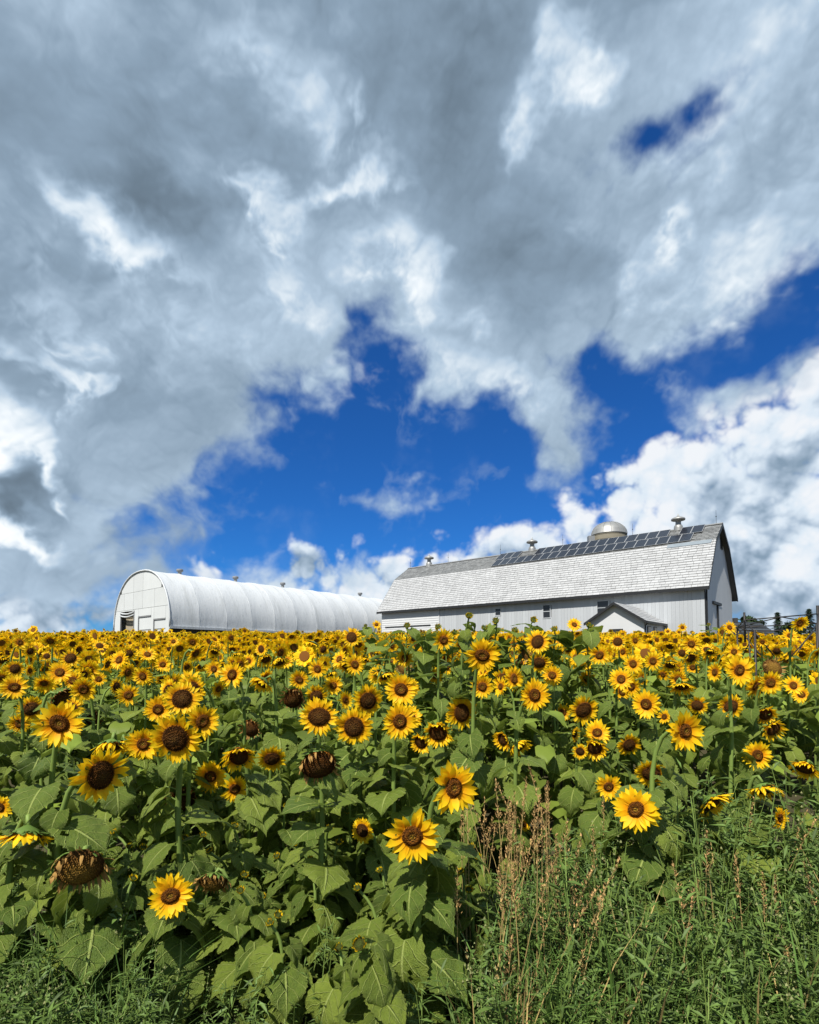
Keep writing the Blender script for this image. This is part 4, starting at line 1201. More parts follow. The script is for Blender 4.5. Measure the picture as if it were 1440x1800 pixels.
# flowers one can single out: photo place (x, y), diameter, yaw, pitch, kind, label
HERO = [
 (725, 1470, 97, 6, -6, 'F', 'large bright sunflower lowest of the front centre, loose ragged petals above twin heart leaves'),
 (300, 1575, 74, 4, 0, 'F', 'small bright sunflower on its own thin stalk, lowest open flower at left'),
 (798, 1385, 92, 22, 4, 'G', 'sunflower with upswept ragged petals just above the lowest large central flower'),
 (308, 1298, 90, 8, -6, 'B', 'tall sunflower with big dark heart-shaped disc and short petals, left of centre'),
 (104, 1272, 82, 0, 2, 'F', 'round wide-open sunflower near the left edge with full fringe of petals'),
 (178, 1363, 92, 12, -24, 'B', 'nodding sunflower with domed olive-brown disc below the round wide-open one'),
 (140, 1525, 100, 0, -34, 'W', 'withered brown seed head with shrivelled petals, low at left'),
 (375, 1550, 60, -6, -42, 'W', 'small withered sunflower head with hanging dry petals right of lone small bloom'),
 (45, 1470, 88, -10, -66, 'D', 'downward-facing sunflower showing green bracts at left edge'),
 (560, 1345, 84, 4, -30, 'K', 'dark withered sunflower head in the middle with blackened petals'),
 (561, 1260, 68, 0, -8, 'B', 'orange-petalled sunflower with oval black disc above dark withered head'),
 (622, 1278, 68, 6, -10, 'B', 'sunflower with curled petals right of the orange oval-disc one'),
 (703, 1268, 67, 3, 4, 'F', 'full upright sunflower in the centre with compact petals and dark disc'),
 (770, 1288, 57, -5, -12, 'D', 'sunflower with drooping pale petals right of central full upright one'),
 (812, 1253, 58, 18, -10, 'B', 'tilted sunflower with dark disc, up and right of drooping pale-petalled one'),
 (705, 1212, 62, 8, 0, 'F', 'big-disced sunflower directly above the central full upright one'),
 (647, 1232, 58, 10, -16, 'B', 'sunflower with shaded disc and drooping lower petals, left of centre top'),
 (940, 1222, 60, 18, 4, 'F', 'bright sunflower with greenish disc centre in front of barn windows'),
 (848, 1152, 64, 4, 6, 'F', 'tall bright sunflower standing highest at field centre below barn wall'),
 (848, 1207, 44, 8, -4, 'F', 'half-sized sunflower straight below the tall bright central one'),
 (780, 1125, 42, 10, -6, 'F', 'sunflower reaching up against the barn wall beside the clapboard bay'),
 (618, 1120, 36, 2, -6, 'B', 'sunflower rising beside the end of the hoop house at the barn corner'),
 (624, 1168, 38, 4, -4, 'F', 'orange sunflower below the one at the barn corner'),
 (1205, 1285, 76, 34, 0, 'G', 'large sunflower turned right with orange disc and long petals, right of centre'),
 (1300, 1178, 56, 22, 6, 'G', 'shaggy sunflower with upright petals beneath the pipe frame'),
 (1136, 1238, 52, -14, 0, 'F', 'sunflower with tilted disc above the large one turned right'),
 (1118, 1423, 78, -16, 4, 'G', 'lowest large sunflower on the right side above the tall weeds'),
 (1252, 1412, 70, 55, -38, 'D', 'sunflower bowed over sideways with hanging petals above the weeds'),
 (1345, 1388, 62, 20, -58, 'D', 'sunflower bowed straight down with curtain of yellow petals at right'),
 (1372, 1438, 42, 52, -4, 'G', 'small sunflower turned right, lowest flower at the right edge'),
 (1070, 1383, 48, 6, -8, 'G', 'small loose-petalled sunflower left of lowest large right-side one'),
 (1145, 1360, 56, 12, -26, 'B', 'nodding oval sunflower above lowest large right-side one'),
 (1332, 1328, 52, 18, 0, 'F', 'narrow sunflower seen half from the side at right'),
 (1415, 1350, 52, -28, -34, 'D', 'tilted drooping sunflower cut close by the right edge'),
 (1050, 1288, 48, 4, 26, 'G', 'pale yellow sunflower with small golden disc facing upwards'),
 (1046, 1315, 46, 4, -18, 'D', 'sunflower tucked directly beneath the pale upward-facing one'),
 (1106, 1310, 44, 20, -20, 'B', 'small nodding sunflower with oval dark disc right of pale one'),
 (1026, 1248, 54, 16, -18, 'B', 'broad dark-disced sunflower tilted down, left of large right-turned one'),
 (989, 1253, 34, -6, 0, 'F', 'little sunflower touching the broad dark-disced one'),
 (1092, 1194, 42, -8, 4, 'F', 'tilted sunflower in front of the annex'),
 (1113, 1167, 36, 0, 0, 'F', 'round sunflower right above the tilted one before the annex'),
 (1148, 1162, 36, 10, -4, 'F', 'round sunflower in front of barn corner with brown disc'),
 (971, 1187, 38, -2, 0, 'F', 'round dark-centred sunflower left of the annex, above the greenish-centred one'),
 (1032, 1193, 32, 6, 4, 'F', 'small round sunflower between annex and bright greenish-centred flower'),
 (1086, 1128, 30, -4, 4, 'B', 'sunflower directly in front of the annex door'),
 (1117, 1126, 24, 10, 4, 'F', 'small sunflower before the right corner of the annex'),
 (1355, 1200, 44, 16, -6, 'F', 'sunflower with spiky petals below the pipe frame braces'),
 (1395, 1205, 36, 4, 0, 'F', 'upper of two sunflowers close together at right under the frame'),
 (1409, 1221, 32, 8, 0, 'F', 'lower of two sunflowers close together at right under the frame'),
 (1358, 1174, 38, 10, 12, 'W', 'sunflower with mossy green-brown dome seen through the pipe frame'),
 (1360, 1282, 46, 26, -22, 'D', 'shaggy drooping sunflower above the narrow half-side one at right'),
 (278, 1247, 50, 0, 2, 'F', 'sunflower with golden ring in its disc, left of the big-disced cluster'),
 (320, 1228, 64, 6, 8, 'B', 'wide sunflower crowning the cluster above the heart-shaped disc'),
 (356, 1268, 62, 14, 0, 'F', 'sunflower partly hidden right of the heart-shaped disc flower'),
 (252, 1308, 62, -6, 0, 'G', 'light yellow sunflower tucked left of the heart-shaped disc flower'),
 (226, 1222, 42, 0, 0, 'F', 'sunflower with neat round dark disc, up and left of the cluster'),
 (147, 1212, 46, 6, 2, 'F', 'sunflower with orange-ringed disc above the round wide-open one'),
 (105, 1182, 42, 0, 4, 'F', 'round sunflower in upper left rows with golden-brown disc'),
 (124, 1157, 34, 0, 0, 'B', 'sunflower with large black disc in upper left rows'),
 (25, 1208, 46, 6, 0, 'F', 'sunflower at far left edge with dark crescent in its disc'),
 (55, 1246, 46, 8, -6, 'B', 'shadowed sunflower left of the round wide-open one'),
 (34, 1272, 38, 0, 0, 'F', 'sunflower with orange petals at left edge by the round wide-open one'),
 (408, 1186, 48, 2, 4, 'F', 'full sunflower with ringed disc standing above its row below the hoop house'),
 (376, 1176, 32, 0, 0, 'G', 'pale-disced small sunflower left of the ringed one'),
 (286, 1168, 28, 0, 0, 'F', 'small neat sunflower below the hoop house doors'),
 (370, 1365, 58, 4, -8, 'G', 'tall narrow sunflower cluster flower above the small star-shaped one'),
 (413, 1387, 48, 6, 4, 'F', 'small star-shaped golden sunflower left of centre'),
 (420, 1330, 66, 14, -32, 'D', 'nodding dark-disced sunflower with hood of petals left of centre'),
 (478, 1334, 50, 10, -20, 'B', 'sunflower half hidden right of the nodding hooded one'),
 (440, 1280, 40, 0, -10, 'K', 'small dark-faced withered sunflower among leaves left of orange oval-disc one'),
 (195, 1312, 64, -6, -62, 'D', 'sunflower hanging face down with fringe of orange petals'),
 (165, 1264, 36, 6, -10, 'K', 'dark bare sunflower disc beside the round wide-open one'),
 (322, 1406, 60, 4, -14, 'K', 'dark ragged sunflower head under the heart-shaped disc flower'),
 (637, 1460, 44, -26, 2, 'B', 'small sunflower peeking from leaves left of the lowest large central one'),
 (526, 1195, 36, 0, 0, 'F', 'sunflower in the middle rows left of the centre'),
 (586, 1205, 36, 0, 4, 'G', 'star-like yellow sunflower with golden disc in the middle rows'),
 (558, 1176, 36, 0, 0, 'F', 'clear yellow sunflower above the star-like one'),
 (516, 1228, 50, -6, -24, 'K', 'blackened drooping sunflower above the orange oval-disc one'),
 (556, 1224, 42, 4, -12, 'B', 'sunflower squeezed right of the blackened drooping one'),
 (884, 1300, 42, -50, -10, 'D', 'sunflower seen from the side, left one of a sideways pair at centre right'),
 (912, 1312, 50, 40, -36, 'D', 'sunflower bent over with folded petals, right one of a sideways pair'),
 (922, 1450, 24, 30, 10, 'G', 'tiny yellow sunflower above the tan grass stalks'),
 (740, 1305, 42, -18, -14, 'D', 'crumpled sunflower hidden behind the drooping pale-petalled one'),
 (712, 1157, 34, 0, -6, 'F', 'sunflower in the upper middle rows beneath the clapboard bay'),
 (945, 1128, 44, 8, 0, 'B', 'big-headed sunflower in upper rows left of the annex'),
 (948, 1165, 40, 12, -14, 'B', 'shaded sunflower below the big-headed one left of the annex'),
 (932, 1148, 36, 0, 24, 'W', 'mossy dome-shaped sunflower head left of the annex'),
 (710, 1172, 30, 0, 16, 'W', 'mossy dark seed dome in the middle rows'),
 (662, 1098, 17, 4, 6, 'F', 'lone small sunflower held high against the barn corner'),
 (643, 1100, 12, -20, 20, 'U', 'half-open bud left of the lone high sunflower'),
 (825, 1083, 26, 10, 50, 'U', 'tallest green bud on a straight stalk against the barn wall'),
 (872, 1092, 23, -20, 30, 'U', 'leafy green bud right of the tallest one against the barn'),
 (938, 1090, 24, 20, 30, 'U', 'leafy bud with a yellow tip below the barn window'),
 (716, 1100, 21, -10, 40, 'U', 'green bud in front of the white clapboard bay'),
 (770, 1102, 21, 10, 40, 'U', 'second green bud at the right end of the clapboard bay'),
 (1010, 1098, 26, 0, 20, 'G', 'yellow half-open sunflower left of the annex roof'),
 (1283, 1103, 24, 8, 6, 'F', 'sunflower at the foot of the barn gable'),
 (1200, 1103, 16, 0, 4, 'F', 'small sunflower against the barn wall right of the annex'),
 (1174, 1110, 13, 0, 6, 'F', 'small round sunflower by the annex back corner'),
 (1194, 1111, 13, -4, 4, 'F', 'small round sunflower just below the one against the barn wall'),
 (1246, 1098, 11, 0, 40, 'U', 'green bud in front of the black barn corner'),
 (1010, 1290, 30, 60, 0, 'D', 'sunflower seen edge-on left of the pale upward-facing one'),
 (1020, 1321, 28, 4, 0, 'B', 'little dark sunflower low left of the pale upward-facing one'),
 (1200, 1207, 46, 10, -60, 'D', 'hook-necked sunflower hanging its head below the barn corner'),
 (1285, 1242, 46, 8, -26, 'B', 'dark-faced nodding sunflower right of the large right-turned one'),
 (1346, 1256, 42, 14, -20, 'D', 'ragged sunflower above the shaggy drooping one at right'),
 (1226, 1240, 36, 10, -16, 'B', 'orange sunflower just above the large right-turned one'),
 (1168, 1260, 26, -30, 0, 'F', 'little sunflower left of the large right-turned one'),
 (0, 1420, 42, -10, 0, 'G', 'sunflower cut off by the left edge of the view'),
 (690, 1120, 21, 20, 50, 'U', 'bushy leafy bud plant between the lone high sunflower and the clapboard bay'),
 (745, 1116, 21, -30, 50, 'U', 'bushy leafy bud plant before the middle of the clapboard bay'),
 (800, 1112, 22, 30, 50, 'U', 'bushy leafy bud plant just left of the tallest green bud'),
 (852, 1104, 22, -10, 50, 'U', 'bushy leafy bud plant just right of the tallest green bud'),
 (905, 1108, 22, 10, 50, 'U', 'bushy leafy bud plant between the two barn windows'),
 (975, 1106, 22, -20, 50, 'U', 'bushy leafy bud plant right of the yellow-tipped bud'),
 (1036, 1100, 22, 20, 50, 'U', 'bushy leafy bud plant under the annex roof edge'),
 (632, 1660, 46, -10, 40, 'U', 'opening green bud low in the front between big leaves'),
]
DREAL = {'F': .215, 'G': .22, 'B': .235, 'D': .225, 'W': .235, 'K': .225, 'U': .13}
placed = []
spots = []
for i, (px, py, dm, yaw, pit, kd, lab) in enumerate(HERO):
    best = None
    for sc_ in (1.0, .92, .84, .76, .68, .6, .52, 1.1, 1.2, .45):
        D_ = DREAL[kd] * sc_
        depth = FPX * D_ / dm
        P_ = at(px, py, depth)
        h_ = P_.z - ground_z(P_.x, P_.y)
        lo_, hi_ = (.62, 1.62) if depth < 3.6 else ((.85, 1.72) if depth < 6 else (1.1, 1.95))
        err = max(0, lo_ - h_) + max(0, h_ - hi_)
        if best is None or err < best[0] - 1e-6: best = (err, P_, D_, depth)
        if err == 0: break
    err, P_, D_, depth = best
    spots.append((P_, D_, depth))
    placed.append((P_.x, P_.y)); hero_px.append((px, py, dm / 2, depth))
    if kd != 'U': guard_px.append((px, py, dm / 2 * (.8 if depth > 5 else 1), depth))
for i, (px, py, dm, yaw, pit, kd, lab) in enumerate(HERO):
    P_, D_, depth = spots[i]
    near = depth < 4.6
    jit = random.Random(i + 50)
    if kd in 'FB' and abs(yaw) < 15: yaw += jit.gauss(0, 11); pit += jit.gauss(0, 8)
    sunflower(P_, D_ * 1.06, yaw, pit, kd, lab, None, near, depth < 2.75 and kd != 'U', 1000 + i, 18 if kd == 'U' and depth > 4 else 18 if depth < 4 else (10 if depth < 6 else 7), .175 if depth < 4 else (.30 if kd == 'U' else .185))

# the other plants of the front rows
def zone(px):
    for lim, nm in ((200, 'left of the hoop house'), (420, 'below the hoop house doors'), (640, 'below the hoop house side'), (800, 'below the clapboard bay'),
                    (1010, 'below the barn windows'), (1180, 'below the annex'), (1300, 'below the barn gable')):
        if px < lim: return nm
    return 'below the pipe frame'
cnt = 0
tries = 0
rf = random.Random(77)
while cnt < 300 - len(HERO) - 40 and tries < 60000:
    tries += 1
    y = 3.5 + (rf.random() ** .85) * 4.6
    x = rf.uniform(-1, 1) * (.77 * y + .15)
    if any((x - a_) ** 2 + (y - b_) ** 2 < .20 ** 2 for a_, b_ in placed): continue
    edge = min(1, max(0, (y - 3.0) / 4.0))
    h_ = rf.gauss(1.10 + .36 * edge, .13)
    P_ = Vector((x, y, ground_z(x, y) + h_))
    D_ = rf.uniform(.175, .265)
    px, py, d_ = proj(P_)
    rpx = FPX * D_ / d_ / 2
    if y < 4.6 and px > 880: continue
    bad = False
    for hx, hy, hr, hd in hero_px:
        gap_ = math.hypot(px - hx, py - hy)
        if (hd > d_ and gap_ < (rpx + hr) * .92) or (hd <= d_ and gap_ < (rpx + hr) * .35): bad = True; break
        if hd > d_ + .15 and hy > py and abs(px - hx) < hr * .6 + 3 and hy - py < 90 * 6 / d_: bad = True; break      # its stalk would cross a singled-out flower
    if bad: continue
    kd = rf.choices('FGBDK', (40, 22, 17, 17, 4))[0]
    pit = {'D': rf.uniform(-60, -20), 'K': rf.uniform(-40, -5)}.get(kd, rf.gauss(-5, 17))
    yaw = rf.gauss(6, 30)
    look = {'F': 'round sunflower', 'G': 'long-petalled sunflower', 'B': 'broad-disced sunflower', 'D': 'drooping sunflower', 'K': 'blackened sunflower'}[kd]
    turn = '' if abs(yaw) < 18 else (' turned right' if yaw > 0 else ' turned left')
    row = 'in the front rows ' if y < 6 else ('in the middle rows ' if y < 9 else 'in the crowded rear rows ')
    lab = look + turn + ' ' + row + zone(px)
    sunflower(P_, D_, yaw, pit, kd, lab, lab, y < 4.6, False, 5000 + cnt, 11 if y < 5 else (8 if y < 6.5 else 5), .20 if y < 5 else .185)
    placed.append((x, y)); cnt += 1
# leafy plants without an open flower along the field's front edge
lz = 0
tries = 0
while lz < 40 and tries < 5000:
    tries += 1
    y = rf.uniform(2.3, 3.5); x = rf.uniform(-.60 * y, .13 * y)
    if any((x - a_) ** 2 + (y - b_) ** 2 < .16 ** 2 for a_, b_ in placed): continue
    P_ = Vector((x, y, ground_z(x, y) + rf.uniform(.42, .66) + .14 * (y - 2.3)))
    px, py, d_ = proj(P_)
    if any(hd > d_ and abs(px - hx) < hr + 14 and py - 30 < hy + hr for hx, hy, hr, hd in hero_px): continue
    HL = sorted((q for q in range(len(HERO)) if HERO[q][1] > 1290 and HERO[q][5] != 'U'), key=lambda q: abs(HERO[q][0] - px))[0]
    nm_ = {0: 'the lowest large central flower', 1: 'the lone small bloom at left', 2: 'the upswept ragged flower', 3: 'the heart-shaped disc flower', 5: 'the nodding olive-disced flower', 6: 'the brown seed head', 7: 'the small withered head', 8: 'the downward-facing flower at the edge', 9: 'the dark withered central head'}.get(HL, 'the crowd of small flowers left of centre')
    lab = 'flowerless leafy sunflower stalk standing %s below %s' % ('nearer' if y < 3.3 else 'deeper in', nm_)
    sunflower(P_, .075, rf.uniform(-60, 60), 60, 'U', lab, lab, True, False, 8000 + lz, 16, .135)
    placed.append((x, y)); lz += 1
print('sunflowers', len(HERO), cnt, lz)

# ------------------------------------------------------------------ the rest of the field: too many and too small to single out
def tri_fan(vs, fs):
    out = []
    for f_ in fs:
        for k_ in range(1, len(f_) - 1): out.append((f_[0], f_[k_], f_[k_ + 1]))
    return np.array(vs, np.float32), np.array(out, np.int64)
def far_template(seed, lod):
    r_ = random.Random(seed)
    V_, T_, MI = [], [], []
    def put(vs, fs, mi):
        o_ = sum(len(q) for q in V_)
        v_, t_ = tri_fan([tuple(q) for q in vs], fs)
        V_.append(v_); T_.append(t_ + o_); MI.append(np.full(len(t_), mi))
    H = 1.34
    droop = seed % 4 == 3
    pit = math.radians(r_.uniform(-65, -30) if droop else r_.uniform(-30, 18))
    R_ = .112 * r_.uniform(.78, 1.2)
    rd = R_ * (r_.choice((.36, .42, .5)) if not droop else .55)
    fdv = Vector((0, -math.cos(pit), math.sin(pit)))
    Q = fdv.to_track_quat('Z', 'Y').to_matrix().to_4x4()
    Mx = Matrix.Translation((0, -.06, H)) @ Q
    npet = 19 if lod == 0 else 11
    for ly in ((0, 1) if lod == 0 else (0,)):
        for q in range(npet):
            th = 2 * math.pi * (q + .5 * ly) / npet + r_.gauss(0, .06)
            L = R_ * r_.uniform(.82, 1.15); w = R_ * (.17 if lod == 0 else .26)
            zt = R_ * r_.uniform(-.15, .35) + (R_ * .35 if droop else 0)
            e_ = Vector((math.cos(th), math.sin(th), 0)); t_ = Vector((-math.sin(th), math.cos(th), 0))
            m_ = (rd + L) * .55
            put([Mx @ (e_ * rd * .8), Mx @ (e_ * m_ + t_ * w + Vector((0, 0, zt * .5))), Mx @ (e_ * L + Vector((0, 0, zt))), Mx @ (e_ * m_ - t_ * w + Vector((0, 0, zt * .5)))], [(0, 1, 2, 3)], 0)
    nd_ = 9 if lod == 0 else 6
    put([Mx @ Vector((0, 0, rd * .30))] + [Mx @ Vector((rd * math.cos(2 * math.pi * k_ / nd_), rd * math.sin(2 * math.pi * k_ / nd_), .012)) for k_ in range(nd_)], [(0, 1 + k_, 1 + (k_ + 1) % nd_) for k_ in range(nd_)], 1)
    put([Mx @ Vector((0, 0, -.04))] + [Mx @ Vector((rd * 1.25 * math.cos(2 * math.pi * k_ / 7), rd * 1.25 * math.sin(2 * math.pi * k_ / 7), -.006)) for k_ in range(7)], [(0, 1 + (k_ + 1) % 7, 1 + k_) for k_ in range(7)], 2)
    put([(-.012, 0, 0), (.012, 0, 0), (.010, 0, H), (-.010, 0, H), (0, .012, 0), (0, .01, H)], [(0, 1, 2, 3), (1, 4, 5, 2)], 2)
    az = r_.random() * 6
    nl = 8 if lod == 0 else 5
    for k_ in range(nl):
        z = H * (.38 + .54 * k_ / nl); az += 2.4; L = r_.uniform(.17, .27); w = L * .38
        dr_ = r_.uniform(.1, .8)
        e_ = Vector((math.cos(az), math.sin(az), 0)); t_ = Vector((-math.sin(az), math.cos(az), 0)); b_ = e_ * .07 + Vector((0, 0, z + .05))
        m1 = b_ + e_ * L * .35 * math.cos(dr_) - Vector((0, 0, L * .3 * math.sin(dr_) * .6)); m2 = b_ + e_ * L * .7 * math.cos(dr_) - Vector((0, 0, L * .7 * math.sin(dr_))); tp = b_ + e_ * L * math.cos(dr_) - Vector((0, 0, L * 1.1 * math.sin(dr_)))
        u_ = Vector((0, 0, w * .3))
        put([b_, m1 + t_ * w + u_, m2 + t_ * w * .8 + u_, tp, m2 - t_ * w * .8 + u_, m1 - t_ * w + u_, m1, m2], [(0, 1, 6), (6, 1, 2, 7), (7, 2, 3), (0, 6, 5), (6, 7, 4, 5), (7, 3, 4)] if lod == 0 else [(0, 1, 2, 3), (0, 3, 4, 5)], 3)
    return np.concatenate(V_), np.concatenate(T_), np.concatenate(MI)
def scatter(name, temps, pos, yaw, scl, which, mats, label, cat, zscale=None):
    Vs, Ts, Ms = [], [], []
    off = 0
    for k_, (tv, tt, tm) in enumerate(temps):
        idx = np.where(which == k_)[0]
        if not len(idx): continue
        c_, s_ = np.cos(yaw[idx])[:, None], np.sin(yaw[idx])[:, None]
        sc_ = scl[idx][:, None]
        zs = (zscale[idx] if zscale is not None else scl[idx])[:, None]
        X = (tv[None, :, 0] * c_ - tv[None, :, 1] * s_) * sc_ + pos[idx, 0][:, None]
        Y = (tv[None, :, 0] * s_ + tv[None, :, 1] * c_) * sc_ + pos[idx, 1][:, None]
        Z = tv[None, :, 2] * zs + pos[idx, 2][:, None]
        Vs.append(np.stack([X, Y, Z], -1).reshape(-1, 3))
        T_ = (tt[None] + (np.arange(len(idx)) * len(tv))[:, None, None]).reshape(-1, 3) + off
        Ts.append(T_); Ms.append(np.tile(tm, len(idx)))
        off += len(idx) * len(tv)
    V_, T_, Mi = np.concatenate(Vs).astype(np.float32), np.concatenate(Ts).astype(np.int32), np.concatenate(Ms).astype(np.int32)
    me = bpy.data.meshes.new(name)
    me.vertices.add(len(V_)); me.vertices.foreach_set('co', V_.ravel())
    me.loops.add(T_.size); me.loops.foreach_set('vertex_index', T_.ravel())
    me.polygons.add(len(T_)); me.polygons.foreach_set('loop_start', np.arange(0, T_.size, 3, dtype=np.int32)); me.polygons.foreach_set('loop_total', np.full(len(T_), 3, np.int32))
    for m_ in mats: me.materials.append(m_)
    me.polygons.foreach_set('material_index', Mi)
    me.update(); me.validate()
    o = link(name, me)
    tag(o, label, cat, None, 'stuff')
    print(name, len(T_), 'tris')
    return o
ng = np.random.default_rng(21)
pl = np.array(placed)
def field_points(n_, y0, y1):
    y = y0 + (y1 - y0) * np.sqrt(ng.random(n_ * 2)) ** 1.0
    x = ng.uniform(-1, 1, n_ * 2) * (.80 * y + 3)
    keep = np.ones(len(x), bool)
    # the field ends before the barn and the annex
    dB = (x - 23.72) * math.cos(.86) + (y - 42.49) * math.sin(.86)
    keep &= dB < -10.5
    x, y = x[keep][:n_], y[keep][:n_]
    z = np.array([ground_z(a_, b_) for a_, b_ in zip(x, y)])
    return np.stack([x, y, z - .03], -1)
t0_, t1_ = [far_template(300 + q, 0) for q in range(12)], [far_template(400 + q, 1) for q in range(10)]
pA = field_points(3300, 5.6, 20.0)
ok_ = np.array([np.min((pl[:, 0] - a_[0]) ** 2 + (pl[:, 1] - a_[1]) ** 2) > .22 ** 2 for a_ in pA]) & ((pA[:, 1] > 8.5) | (ng.random(len(pA)) < .85))
pA = pA[ok_]
hx_ = np.array(hero_px)
def clear(p_):
    px_ = 720 + FPX * p_[0] / p_[1]; py_ = 1158 - (p_[2] + 1.45 - EYE) / p_[1] * FPX; r0 = FPX * .10 / p_[1]
    f_ = hx_[:, 3] > p_[1]
    return not np.any(f_ & (np.abs(px_ - hx_[:, 0]) < hx_[:, 2] * .8 + r0) & (hx_[:, 1] > py_ - r0 - hx_[:, 2] * .6) & (hx_[:, 1] < py_ + 160))
pA = pA[np.array([clear(p_) for p_ in pA])]
# low leafy growth under the flowers of the nearer rows
def leafy_template(seed):
    r_ = random.Random(seed); V_, T_, MI = [], [], []
    off = 0
    az = r_.random() * 6
    for k_ in range(9):
        me = LEAF_MID[r_.randrange(len(LEAF_MID))]
        az += 2.4
        L = r_.uniform(.15, .25)
        Mx = Matrix.Translation((0, 0, .35 + .085 * k_)) @ Matrix.Rotation(az, 4, 'Z') @ Matrix.Scale(L, 4)
        v_, t_ = tri_fan([tuple(Mx @ q.co) for q in me.vertices], [tuple(q.vertices) for q in me.polygons])
        V_.append(v_); T_.append(t_ + off); MI.append(np.full(len(t_), 0)); off += len(v_)
    v_, t_ = tri_fan([(-.01, 0, 0), (.01, 0, 0), (.006, 0, 1.12), (-.006, 0, 1.12)], [(0, 1, 2, 3)])
    V_.append(v_); T_.append(t_ + off); MI.append(np.full(len(t_), 1))
    return np.concatenate(V_), np.concatenate(T_), np.concatenate(MI)
lt = [leafy_template(900 + q) for q in range(6)]
pl_ = np.concatenate([field_points(1500, 3.2, 13.0), field_points(900, 12.0, 26.0)])
pl_ = pl_[np.array([clear(p_ - np.array((0, 0, .35))) for p_ in pl_])]
pl_ = pl_[(pl_[:, 1] > 3.25) | (pl_[:, 0] < .17 * pl_[:, 1])]
scatter('sunflower_foliage', lt, pl_, ng.uniform(0, 6.28, len(pl_)), ng.normal(1.0, .08, len(pl_)), ng.integers(0, 6, len(pl_)), [M['leaf_far'], M['stem']], 'mass of green sunflower leaves filling the space under the flowers', 'foliage', zscale=ng.normal(.94, .08, len(pl_)) + .14 * (pl_[:, 1] > 12))
pB = field_points(8600, 20.0, 42.0)
fm_ = [M['petal_far'], M['disc_far'], M['stem'], M['leaf_far']]
def fyaw(p_): return np.arctan2(p_[:, 0] * .5, p_[:, 1]) * -1.0 + ng.normal(-.05, .60, len(p_))
pAB = np.concatenate([pA, pB])
wave = 1 + .045 * np.sin(pAB[:, 0] * .83 + pAB[:, 1] * .31) + .04 * np.sin(pAB[:, 0] * .37 - pAB[:, 1] * .77 + 1.3)
scatter('sunflower_field', t0_ + t1_, np.concatenate([pA, pB]), np.concatenate([fyaw(pA), fyaw(pB)]), wave * np.clip(ng.normal(.98, .09, len(pAB)), .75, 1.12) + (ng.random(len(pAB)) < .03) * .16,
        np.concatenate([ng.integers(0, 12, len(pA)), 12 + ng.integers(0, 10, len(pB))]), fm_, 'mass of small distant sunflowers covering the field up to the buildings', 'sunflowers')

# low leaves in the shade between the front stalks
def blade_template(seed, H, segs, lean, w):
    r_ = random.Random(seed)
    vs, fs = [], []
    for i in range(segs + 1):
        t_ = i / segs
        x_ = lean * t_ ** 2 * H; z_ = H * (t_ - .25 * abs(lean) * t_ ** 3)
        ww = w * (1 - t_ ** 2) + .0006
        vs += [(x_, -ww, z_), (x_, ww, z_)]
    for i in range(segs): fs.append((2 * i, 2 * i + 1, 2 * i + 3, 2 * i + 2))
    v_, t_ = tri_fan(vs, fs)
    return v_, t_, np.zeros(len(t_), int)
def weed_template(seed, H, leaves, L0, flower, broad):
    r_ = random.Random(seed)
    V_, T_, MI = [], [], []
    def put(vs, fs, mi):
        o_ = sum(len(q) for q in V_)
        v_, t_ = tri_fan([tuple(q) for q in vs], fs); V_.append(v_); T_.append(t_ + o_); MI.append(np.full(len(t_), mi))
    lx, ly_ = r_.uniform(-.15, .15), r_.uniform(-.15, .15)
    stems = [(Vector((0, 0, 0)), Vector((lx * H, ly_ * H, H)))]
    for k_ in range(r_.randint(2, 5)):
        t_ = r_.uniform(.25, .7); th = r_.random() * 6.28; b_ = stems[0][0].lerp(stems[0][1], t_)
        stems.append((b_, b_ + Vector((math.cos(th) * .28, math.sin(th) * .28, .8)) * H * r_.uniform(.25, .45)))
    for a_, b_ in stems:
        s_ = .0028
        put([a_ + Vector((-s_, 0, 0)), a_ + Vector((s_, 0, 0)), b_ + Vector((s_ * .5, 0, 0)), b_ - Vector((s_ * .5, 0, 0))], [(0, 1, 2, 3)], 1)
    for k_ in range(leaves):
        a_, b_ = r_.choice(stems); t_ = r_.uniform(.12, 1.0); p = a_.lerp(b_, t_)
        th = r_.random() * 6.28; el_ = r_.uniform(-.3, .9); L = L0 * r_.uniform(.5, 1.2) * (1.15 - .5 * t_)
        e_ = Vector((math.cos(th) * math.cos(el_), math.sin(th) * math.cos(el_), math.sin(el_))); s_ = Vector((-math.sin(th), math.cos(th), r_.uniform(-.5, .5))) * L * broad
        m_ = p + e_ * L * .45
        put([p, m_ + s_, p + e_ * L - Vector((0, 0, L * .2)), m_ - s_], [(0, 1, 2), (0, 2, 3)], 0)
    for k_ in range(flower):
        a_, b_ = r_.choice(stems); p = a_.lerp(b_, r_.uniform(.72, 1.06)) + Vector((r_.gauss(0, .012), r_.gauss(0, .012), 0)); s_ = r_.uniform(.003, .0075)
        put([p + Vector((s_, 0, 0)), p + Vector((-s_ * .5, s_, 0)), p + Vector((-s_ * .5, -s_, 0)), p + Vector((0, 0, s_ * 1.6))], [(0, 1, 3), (1, 2, 3), (2, 0, 3)], 2)
    return np.concatenate(V_), np.concatenate(T_), np.concatenate(MI)
